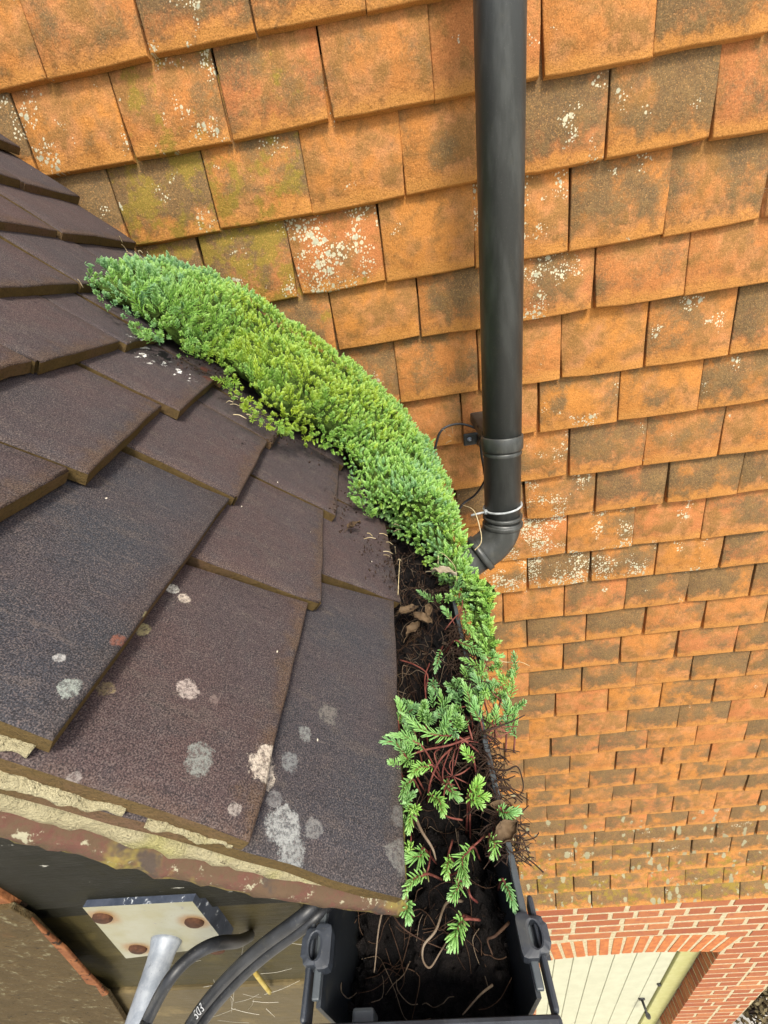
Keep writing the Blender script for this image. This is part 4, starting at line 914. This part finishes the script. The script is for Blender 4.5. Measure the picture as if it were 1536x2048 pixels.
for p, n_, (u_, v_) in zip(P0, NN, UV):
    blend = u_+rng2.normal(0, .05); pr_ = protoA if blend < .5 else protoB
    if .12 < u_ < .55 and v_ < .35 and rng2.random() < .22: pr_ = protoC
    pv, ptri, al, ag = pr_[rng2.integers(8)]
    d = norm(n_*1.0+np.array([.05, -.15, .55])+rng2.normal(0, .16, 3)+(np.array([.3, -.75, -.45]) if v_ < .10 else 0))
    o = norm(np.cross(d, [.3, .5, .8])); q_ = np.cross(d, o); a = rng2.uniform(0, 6.28); x_ = o*math.cos(a)+q_*math.sin(a); y_ = np.cross(d, x_)
    sc = rng2.uniform(.8, 1.2)*(1.0 if v_ > .1 else .9); base = p-d*.013*sc+d*rng2.normal(0, .002)
    VV.append(base+sc*(np.outer(pv[:, 0], x_)+np.outer(pv[:, 1], y_)+np.outer(pv[:, 2], d))); TT_.append(ptri+nb); nb += len(pv); AL.append(al); AG.append(ag)
    reg = .42+.42*math.exp(-((u_-.40)/.16)**2)-.20*math.exp(-((u_-.08)/.10)**2)-.12*math.exp(-((u_-.66)/.08)**2)-.18*(v_ > .8)*(u_ < .62)+.12*(v_ > .7)*(u_ > .62)
    TI.append(np.full(len(pv), np.clip(reg+rng2.normal(0, .13)+.25*mnoise.noise(Vector(p)*20), 0, 1)))
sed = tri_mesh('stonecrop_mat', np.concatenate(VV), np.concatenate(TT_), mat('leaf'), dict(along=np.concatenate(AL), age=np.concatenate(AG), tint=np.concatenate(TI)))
tag(sed, 'dense bright green stonecrop mat between the dark roof and orange wall', 'plant', kind='stuff')
# root mat beneath it, coloured green to lighten shaded gaps between shoots
bV = []; bF = []
for i in range(NS+1):
    for j in range(NVV+1): i2 = int(4+(NS-7)*i/NS); fj = 4.2+(NVV-4.2)*j/NVV; j0_ = min(int(fj), NVV-1); gp_ = grid[i2, j0_]*(1-fj+j0_)+grid[i2, j0_+1]*(fj-j0_); bV.append(Vector(gp_)-Vector(nr[i2, j0_])*.014)
for i in range(NS):
    for j in range(NVV): a = i*(NVV+1)+j; bF.append((a, a+1, a+NVV+2, a+NVV+1))
b = len(bV)
for i in range(NS+1):      # skirt down to what it grows on
    for j, dn in ((0, .016), (NVV, .05)): bV.append(bV[i*(NVV+1)+j]+Vector((0, .012 if j else 0.012, -dn)))
for i in range(NS):
    bF.append((i*(NVV+1), (i+1)*(NVV+1), b+2*(i+1), b+2*i)); bF.append(((i+1)*(NVV+1)+NVV, i*(NVV+1)+NVV, b+2*i+1, b+2*(i+1)+1))
rm = mesh_obj('root_mat', bV, bF, mat('duff'), sed); rm['kind'] = 'stuff'

print('stonecrop shoots', len(P0), 'wall tiles', n_tiles)

# ---- loose sprigs, one by one
SPR_GROUP = 'loose stonecrop sprigs in the gutter'
def sprig(base, tip, zb, zt, label, bend=0.0, stem=0.0, ll=.0068, lw=.00140, n=None, tint=.5, age=.6, r=.0007):
    a = zp(base[0], base[1], zb) if not isinstance(base, Vector) else base; b = zp(tip[0], tip[1], zt)
    d = b-a; L = d.length; side = d.cross(Vector((0, 0, 1))).normalized(); mid = (a+b)/2+side*(bend*1.5+rng2.normal(0, .06))*L+Vector((0, 0, .08*L+rng2.normal(0, .05)*L))
    ax = spline([a, mid, b], 6)
    root = empty('stonecrop_sprig', a); bpy.context.view_layer.update(); inv = Matrix.Translation(a).inverted()
    m_ = MB(); tail = a-d*.4*(1+stem)+Vector((0, 0, -.012))
    if GX0+.006 < tail.x < GX1-.006: tail.z = soil_h(tail.x, tail.y)-.002
    m_.tube(spline([tail, a]+[ax[3], ax[6], ax[-1]], 4), [r*1.1]*8+[r*.8]*9, 6)
    so_ = m_.build('stem', mat('red_stem'), None, True); so_.parent = root; so_.matrix_parent_inverse = inv
    ll *= rng2.uniform(.72, 1.15); lw *= rng2.uniform(.85, 1.2); age = rng2.uniform(.3, 1.1)
    n = n or int((24+L*900)*rng2.uniform(.8, 1.25))
    v, t, al, ag = shoot_leaves([tuple(p) for p in ax], n, ll, lw, rng2, LP4, .02, (58, 14), age, .12)
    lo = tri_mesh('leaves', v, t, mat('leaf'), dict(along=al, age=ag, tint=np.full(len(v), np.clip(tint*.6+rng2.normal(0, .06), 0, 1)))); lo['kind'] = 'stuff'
    lo.parent = root; lo.matrix_parent_inverse = inv
    tag(root, label, 'sprig', SPR_GROUP); return root
G_ = -.333
SP = [((930, 1220), (953, 1282), -.318, -.312, 'upright pale sprig at the foot of the green mat beside red stems', .1, .0, .40),
 ((908, 1282), (972, 1318), -.322, -.312, 'bright sprig lying across the far gutter rim below the mat', -.1, .1, .55),
 ((975, 1322), (1006, 1312), -.33, -.33, 'small sprig poking out over the brick-orange wall below the mat', 0, 0, .5),
 ((942, 1428), (925, 1362), -.322, -.300, 'tall upright sprig standing on the gutter rim above the big clump', .05, 0, .45),
 ((962, 1445), (949, 1396), -.322, -.304, 'upright sprig just right of the tall one on the rim', -.1, 0, .4),
 ((918, 1474), (802, 1426), -.318, -.300, 'longest sprig of the big clump, lying leftwards over the soil', -.12, 0, .42),
 ((850, 1500), (776, 1470), -.318, -.300, 'sprig reaching left onto the dark tile, upper of the two', .05, .2, .42),
 ((812, 1514), (757, 1486), -.316, -.303, 'sprig resting its tip on the dark roof tile, lower of the two', .1, .3, .33),
 ((797, 1450), (794, 1396), -.32, -.305, 'blue-green sprig rising against the eaves tile edge', .15, 0, .25),
 ((808, 1432), (838, 1411), -.33, -.312, 'short sprig leaning right beside the blue-green one', 0, 0, .25),
 ((851, 1444), (852, 1404), -.335, -.318, 'thin blue-green sprig upright in the dark gap of the gutter', 0, 0, .2),
 ((905, 1450), (872, 1428), -.33, -.318, 'stubby blue-green sprig in the middle of the big clump', .1, 0, .22),
 ((880, 1452), (915, 1432), -.335, -.322, 'dim sprig half hidden behind the big clump', -.1, 0, .2),
 ((830, 1468), (812, 1440), -.322, -.308, 'plump sprig packed left inside the big clump', 0, 0, .28),
 ((990, 1455), (992, 1412), -.335, -.322, 'upright sprig outside the rim with a reddish base', .05, 0, .45),
 ((1013, 1462), (1017, 1400), -.345, -.325, 'tallest upright sprig outside the gutter rim', 0, 0, .45),
 ((1030, 1466), (1036, 1413), -.35, -.33, 'outermost upright sprig against the orange wall', -.05, 0, .5),
 ((985, 1398), (975, 1362), -.34, -.328, 'greyish sprig behind the rim below the mat end', 0, 0, .2),
 ((968, 1400), (945, 1350), -.335, -.32, 'grey-green sprig with purple base at the mat end', .1, 0, .22),
 ((1000, 1405), (1018, 1378), -.345, -.335, 'short sprig leaning right over the wall near the purple base', 0, 0, .5),
 ((948, 1522), (926, 1496), -.318, -.306, 'yellowing sprig bent upwards below the big clump', 0, 0, .75),
 ((802, 1545), (778, 1524), -.32, -.306, 'round rosette sprig at the tile edge below the big clump', 0, 0, .25),
 ((868, 1534), (820, 1552), -.322, -.308, 'pale sprig lying left under the red stems', .1, 0, .5),
 ((828, 1560), (808, 1602), -.325, -.312, 'bright sprig hugging the eaves tile edge, upper one', .1, 0, .5),
 ((815, 1606), (818, 1664), -.325, -.312, 'yellow-green sprig hanging down the eaves tile edge, lower one', -.1, 0, .6),
 ((893, 1562), (920, 1598), -.335, -.325, 'slim sprig on bare soil between red stems', .1, .3, .4),
 ((940, 1590), (960, 1558), -.325, -.312, 'yellow-green sprig, top of the small clump by the rim', .05, 0, .78),
 ((938, 1592), (978, 1592), -.325, -.312, 'yellow-green sprig, right of the small clump by the rim', 0, 0, .72),
 ((936, 1595), (966, 1612), -.325, -.315, 'yellow-green sprig, bottom of the small clump by the rim', 0, 0, .75),
 ((860, 1590), (886, 1630), -.335, -.322, 'sprig curving down across the middle of the soil', -.12, .3, .42),
 ((995, 1621), (1036, 1622), -.325, -.318, 'sprig sticking straight out over the far rim', .05, .4, .5),
 ((848, 1697), (812, 1714), -.33, -.318, 'thin sprig pointing left towards the tile edge', -.1, .4, .45),
 ((948, 1694), (932, 1764), -.33, -.318, 'large bright sprig hanging towards the viewer in mid gutter', .12, .5, .5),
 ((978, 1672), (984, 1713), -.325, -.315, 'sprig hanging just inside the far rim on a red stem', -.08, .4, .48),
 ((902, 1716), (893, 1756), -.33, -.318, 'narrow closed bud sprig left of the large bright one', .05, .4, .5),
 ((918, 1758), (899, 1796), -.33, -.318, 'pale striped sprig below the closed bud', -.1, .4, .45),
 ((858, 1748), (808, 1793), -.325, -.308, 'fat pale sprig by the lower corner of the roof tile', .08, .3, .45),
 ((814, 1800), (817, 1842), -.335, -.325, 'sprig hanging below the tile corner over black soil', 0, .1, .4),
 ((790, 1788), (774, 1806), -.325, -.32, 'tiny sprig peeping from under the tile corner', 0, 0, .35),
 ((926, 1832), (901, 1895), -.335, -.322, 'lowest sprig, alone on black soil with a yellowing base', .06, .5, .5),
 ((1004, 1758), (1030, 1822), -.335, -.328, 'feathery sprig against the far gutter wall near the clip', -.04, .0, .35),
 ((905, 1240), (884, 1215), -.33, -.318, 'small plump sprig in the gap under the mat', 0, 0, .35),
 ((882, 1300), (870, 1345), -.345, -.335, 'dim blue sprig low in the dark gap', 0, 0, .15),
 ((868, 1360), (880, 1390), -.345, -.335, 'small blue-grey sprig with open leaves in the dark gap', .1, .2, .12)]
for b_, t__, zb, zt, lab, bend, stem, tint in SP: sprig(b_, t__, zb, zt, lab, bend, stem, tint=tint)

VV, TT_, AL, AG, TI = [], [], [], [], []; nb = 0
for (ax_, ay_, bx_, by_, z0_, z1_, num, ti_) in ((800, 1400, 930, 1475, -.334, -.316, 20, .2), (945, 1335, 1035, 1470, -.346, -.326, 26, .3), (775, 1480, 840, 1620, -.330, -.316, 7, .3), (905, 1330, 1000, 1400, -.338, -.325, 12, .25), (715, 955, 800, 1045, 0, 0, 22, .4), (860, 1150, 930, 1215, -.33, -.318, 12, .3), (800, 1600, 830, 1800, -.335, -.325, 3, .4)):
    for _ in range(num):
        px_, py_ = rng2.uniform(ax_, bx_), rng2.uniform(ay_, by_); z_ = rng2.uniform(z0_, z1_)
        a_ = zp(px_, py_, z_) if z0_ else on_roof(px_, py_, .008)
        d_ = norm(np.array([rng2.normal(0, .5), rng2.normal(-.1, .6), .75])); L_ = rng2.uniform(.012, .026)
        ax = [np.array(a_)-d_*L_*.3, np.array(a_)+d_*L_*.3, np.array(a_)+d_*L_*.8+np.array([rng2.normal(0, .002), rng2.normal(0, .002), .001])]
        v, t, al, ag = shoot_leaves(ax, 36, .0058, .0014, rng2, LP3, .1, (62, 14), .5, .12)
        VV.append(v); TT_.append(t+nb); nb += len(v); AL.append(al); AG.append(ag); TI.append(np.full(len(v), np.clip(ti_+rng2.normal(0, .1), 0, 1)))
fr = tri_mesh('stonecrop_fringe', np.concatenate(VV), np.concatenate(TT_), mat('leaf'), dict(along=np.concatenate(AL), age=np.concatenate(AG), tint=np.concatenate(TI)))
tag(fr, 'small blue-green stonecrop shoots crowding the clumps along the gutter', 'plant', kind='stuff')

# ---- dark root debris hanging over the far rim
m_ = MB(); rd = random.Random(9)
for i in range(1300):
    t_y = rd.random(); y_ = .125+.33*t_y; x_ = GX1+rd.gauss(.000, .0055); z_ = GZ+rd.uniform(-.004, .008)-max(0, x_-GX1)*.7
    if mnoise.noise(Vector((y_*24, 2.2, 0))) < -.12: continue
    p_ = Vector((x_, y_, z_)); a = rd.uniform(0, 6.28); L = rd.uniform(.006, .018)
    q1 = p_+Vector((math.cos(a)*L*.5, math.sin(a)*L*.5, rd.uniform(-.002, .004))); q2 = p_+Vector((math.cos(a+rd.gauss(0, .5))*L, math.sin(a)*L, rd.uniform(-.008, .002)))
    m_.tube(spline([p_, q1, q2], 3), rd.uniform(.00015, .0005), 4, 0, False)
o = m_.build('rim_debris', mat('twig'), None, True); tag(o, 'dark root debris spilling over the far gutter rim', 'debris', kind='stuff')

# ---- stems, twigs, dead leaves
def twig(name, pts, r, material, label, cat='twig'):
    pl = [zp(*p) for p in pts]; m_ = MB(); sp_ = spline(pl, 6); n = len(sp_); m_.tube(sp_, [r*.68*(1-.55*i/(n-1)) for i in range(n)], 7); o = m_.build(name, mat(material), None, True); return tag(o, label, cat)
twig('dry_twig', [(925, 1802, -.352), (893, 1806, -.338), (872, 1860, -.33), (848, 1890, -.333), (846, 1920, -.338), (860, 1935, -.34), (880, 1905, -.338), (895, 1880, -.345)], .0012, 'pale_root', 'bare hooked stem curling over the black soil near the viewer')
twig('dry_twig', [(824, 1618, -.322), (842, 1660, -.318), (864, 1695, -.32), (872, 1720, -.328)], .0018, 'pale_root', 'thick pale dead stem beside the tile edge in mid gutter')
twig('dry_twig', [(1018, 1845, -.342), (990, 1872, -.335), (975, 1880, -.338), (985, 1910, -.345)], .0013, 'root', 'short forked brown stem near the far gutter wall')
twig('dry_twig', [(985, 1970, -.36), (960, 1990, -.355), (925, 2030, -.352)], .0010, 'pale_root', 'straight pale stem in the nearest corner of the gutter')
twig('dry_twig', [(768, 1808, -.33), (757, 1860, -.335), (750, 1930, -.345), (748, 1945, -.35)], .0009, 'pale_root', 'thin upright stem hanging from the tile corner')
twig('dry_twig', [(780, 1815, -.34), (800, 1850, -.335), (840, 1878, -.34), (905, 1905, -.345)], .0008, 'root', 'long thin root crossing the soil below the tile corner')
twig('dry_twig', [(876, 1128, -.31), (880, 1105, -.30), (908, 1130, -.30), (914, 1162, -.305)], .0008, 'straw', 'thin straw lying by the bleached leaf')
twig('dry_twig', [(796, 1190, -.31), (797, 1165, -.30), (799, 1130, -.295), (800, 1118, -.295)], .0007, 'straw', 'upright straw standing by the dark tile edge')
twig('dry_twig', [(985, 1315, -.335), (1010, 1324, -.33), (1040, 1324, -.335), (1060, 1332, -.34)], .0006, 'straw', 'hair-thin straw over the orange wall below the mat')
twig('dark_twig', [(968, 1462, -.32), (1000, 1452, -.318), (1030, 1440, -.315), (1050, 1430, -.318)], .0013, 'twig', 'black twig pointing right across the upright sprigs')
twig('dark_twig', [(975, 1535, -.33), (1010, 1541, -.325), (1034, 1533, -.325), (1045, 1560, -.335), (1046, 1578, -.34), (1040, 1590, -.345)], .0011, 'twig', 'angular black twig bent over the far rim, upper one')
twig('dark_twig', [(990, 1545, -.33), (1012, 1565, -.335), (1035, 1590, -.34), (1046, 1600, -.345)], .0008, 'twig', 'thin black twig hanging over the far rim, lower one')
stems = [((940, 1475, -.325), (900, 1490, -.318), (850, 1500, -.322), (815, 1512, -.322)), ((905, 1495, -.33), (880, 1520, -.322), (862, 1560, -.33), (856, 1590, -.34)), ((900, 1500, -.33), (885, 1545, -.328), (895, 1590, -.34)),
  ((890, 1555, -.335), (920, 1548, -.33), (940, 1535, -.335)), ((930, 1430, -.335), (938, 1455, -.325), (945, 1480, -.33)), ((905, 1165, -.325), (925, 1200, -.318), (915, 1240, -.33)), ((890, 1260, -.335), (910, 1235, -.325), (928, 1222, -.322)),
  ((970, 1670, -.335), (955, 1685, -.328), (935, 1700, -.335)), ((935, 1760, -.34), (940, 1790, -.332), (955, 1805, -.34)), ((905, 1680, -.34), (895, 1720, -.33), (900, 1760, -.34)), ((880, 1625, -.34), (900, 1635, -.332), (925, 1640, -.34)),
  ((820, 1660, -.335), (822, 1680, -.325), (815, 1690, -.335)), ((860, 1700, -.34), (858, 1730, -.33), (850, 1755, -.332)), ((900, 1750, -.345), (915, 1745, -.335), (925, 1735, -.34)), ((960, 1840, -.345), (935, 1838, -.335), (918, 1845, -.335)), ((860, 1325, -.35), (850, 1355, -.345), (852, 1400, -.345)), ((800, 1320, -.35), (830, 1330, -.345), (855, 1350, -.345), (850, 1385, -.35))]
m_ = MB(); rr_ = random.Random(2)
for s_ in stems: m_.tube(spline([zp(*p) for p in s_], 6), rr_.uniform(.0005, .0008), 6)
for i in range(38):      # the tangle of thinner red stems under the clumps
    cx_, cy_ = rr_.choice([(900, 1500), (925, 1480), (960, 1490), (925, 1215), (880, 1540), (960, 1330), (985, 1420), (1000, 1440)]); p = zp(cx_+rr_.gauss(0, 18), cy_+rr_.gauss(0, 18), -.338+rr_.uniform(0, .012)); a = rr_.uniform(0, 6.28); L = rr_.uniform(.012, .03)
    m_.tube(spline([p, p+Vector((math.cos(a)*L*.5, math.sin(a)*L*.5, .004)), p+Vector((math.cos(a+.5)*L, math.sin(a+.5)*L, -.003))], 3), rr_.uniform(.0003, .0006), 5)
o = m_.build('red_stems', mat('red_stem'), None, True); tag(o, 'tangle of bare red stonecrop stems over the soil', 'stems', kind='stuff')

def dead_leaf(px, py, z, size, rot, material, label, curl=.5, aspect=.5, off=0.0, point=None):
    size *= .78; c = point or zp(px, py, z); n = 16; m_2 = 6; V, F = [], []; ca, sa = math.cos(rot), math.sin(rot); sd_ = random.uniform(0, 50)
    for i in range(n+1):
        t = i/n; wv = size*aspect*.5*math.sin(math.pi*min(.985, max(.02, t)))**.8
        for j in range(-m_2, m_2+1):
            f = j/m_2; x = (t-.5)*size; y = wv*f*(1-.25*curl*abs(f))*(1+.25*mnoise.noise(Vector((t*7+sd_, f*2, 1)))); h = curl*size*.22*(f*f)-curl*size*.35*((t-.5)**2)+.16*size*mnoise.noise(Vector((x*150+sd_, y*190, 0)))+.06*size*mnoise.noise(Vector((x*420+sd_, y*420, 3)))+.012*size*(abs(f) < .08)
            V.append(c+Vector((x*ca-y*sa, x*sa+y*ca, h)))
    k = 2*m_2+1
    for i in range(n):
        for j in range(2*m_2): a = i*k+j; F.append((a, a+1, a+k+1, a+k))
    o = mesh_obj('dead_leaf', V, F, mat(material)); sm = o.modifiers.new('thick', 'SOLIDIFY'); sm.thickness = .0005
    m_ = MB(); e = Vector((-.5*size*ca, -.5*size*sa, 0)); m_.tube(spline([c+e*.9+Vector((0, 0, -curl*size*.07)), c+e*1.25+Vector((0, 0, -curl*size*.1)), c+e*1.5+Vector((0, 0, -.004))], 4), size*.015, 5)
    st = m_.build('leaf_stalk', mat(material), None, True); st.parent = o
    return tag(o, label, 'leaf')
dead_leaf(888, 1145, -.298, .040, -.45, 'pale_dead', 'bleached curled dead leaf at the lower edge of the mat', .7, .42)
dead_leaf(815, 1222, -.325, .034, .3, 'dead', 'crumpled brown leaf touching the dark tile, topmost of the leaf pile', .6, .6)
dead_leaf(845, 1238, -.328, .034, -.7, 'dead', 'brown dead leaf in the middle of the leaf pile', .7, .6)
dead_leaf(826, 1258, -.330, .032, .9, 'dead', 'brown dead leaf at the bottom of the leaf pile', .5, .55)
dead_leaf(858, 1222, -.326, .028, 1.4, 'dead', 'small brown leaf at the right of the leaf pile', .8, .5)
dead_leaf(1012, 1668, -.320, .026, .5, 'dead', 'dark curled leaf caught on the far gutter rim', 1.1, .75)
dead_leaf(1000, 1614, -.325, .018, -.3, 'dead', 'small dark leaf scrap on the far rim beside a sprig', .9, .6)
dead_leaf(745, 1000, 0, .042, -1.0, 'dead', 'brown strap of leaf tucked under the plump green shoots', .8, .35, point=on_roof(742, 1000, .012))
dead_leaf(700, 1052, 0, .026, .6, 'dead', 'small dark leaf litter beside the tile edge', .8, .6, point=on_roof(708, 1050, .004))
# dark humus spilling on the tiles by the mat, and twiggy litter
m_ = MB()
for i in range(260):
    px, py = rr_.choice([(700, 1050), (745, 1085), (770, 1125), (795, 1160), (820, 1120), (690, 1010), (460, 770), (420, 735), (640, 900), (560, 875), (380, 712)]); px += rr_.gauss(0, 16); py += rr_.gauss(0, 14)
    p = on_roof(px, py, rr_.uniform(.002, .012)); a = rr_.uniform(0, 6.28); L = rr_.uniform(.002, .007); d = Vector((math.cos(a)*.5, math.sin(a), rr_.uniform(-.4, .3)))*L; m_.tube([p, p+d*.6+Vector((0, 0, .001)), p+d], [rr_.uniform(.0004, .0014), .0008, .0003], 5)
o = m_.build('humus_litter', mat('twig'), None, True); tag(o, 'dark crumbs of humus spilling onto the tiles by the mat', 'litter', kind='stuff')
m_ = MB()
for i in range(34):
    px, py = rr_.choice([(275, 522), (262, 505), (240, 480), (290, 525), (180, 585), (905, 880), (500, 830), (470, 800), (790, 1060), (760, 1070), (800, 1110)]); px += rr_.gauss(0, 10); py += rr_.gauss(0, 8)
    p = on_roof(px, py, rr_.uniform(.006, .02)) if px < 870 else at(px, py, 1, .84); a = rr_.gauss(-.6, .6); d = Vector((-math.cos(a)*.5, math.sin(a)*.3, -math.sin(a)*.6))*rr_.uniform(.01, .03); m_.tube(spline([p, p+d*.5+Vector((0, 0, .002)), p+d], 3), rr_.uniform(.0003, .0006), 4)
o = m_.build('straw_litter', mat('straw'), None, True); tag(o, 'dry pale straw scattered along the edges of the mat', 'litter', kind='stuff')

# ---- brown shrub at the foot of the wall corner
sc_ = Vector((2.10, 0.95, 0)); m_ = MB(); sh = empty('shrub', sc_); tag(sh, 'brown bare shrub at the bottom right wall corner', 'shrub')
V, F = [], []; tw = MB()
for i in range(36):
    a = rr_.uniform(0, 6.28); q = Vector((math.cos(a)*rr_.uniform(.05, .3), math.sin(a)*rr_.uniform(.05, .3), rr_.uniform(.4, .8))); tw.tube(spline([sc_, sc_+q*.5+Vector((0, 0, .05)), sc_+q], 3), .006, 5)
for i in range(2600):
    a, b, r_ = rr_.uniform(0, 6.28), rr_.uniform(-.4, 1.4), .36*rr_.random()**.4; p = sc_+Vector((math.cos(a)*math.cos(b)*r_, math.sin(a)*math.cos(b)*r_, .5+math.sin(b)*r_)); d1 = Vector((rr_.gauss(0, 1), rr_.gauss(0, 1), rr_.gauss(0, 1))).normalized()*.02; d2 = d1.orthogonal().normalized()*.01
    k = len(V); V += [p-d1, p+d2, p+d1, p-d2]; F.append((k, k+1, k+2, k+3))
inv = Matrix.Translation(sc_).inverted()
cr_ = mesh_obj('crown', V, F, mat('shrub'), None, False); cr_.parent = sh; cr_.matrix_parent_inverse = inv; cr_['kind'] = 'stuff'
tk = tw.build('branches', mat('twig'), None, True); tk.parent = sh; tk.matrix_parent_inverse = inv
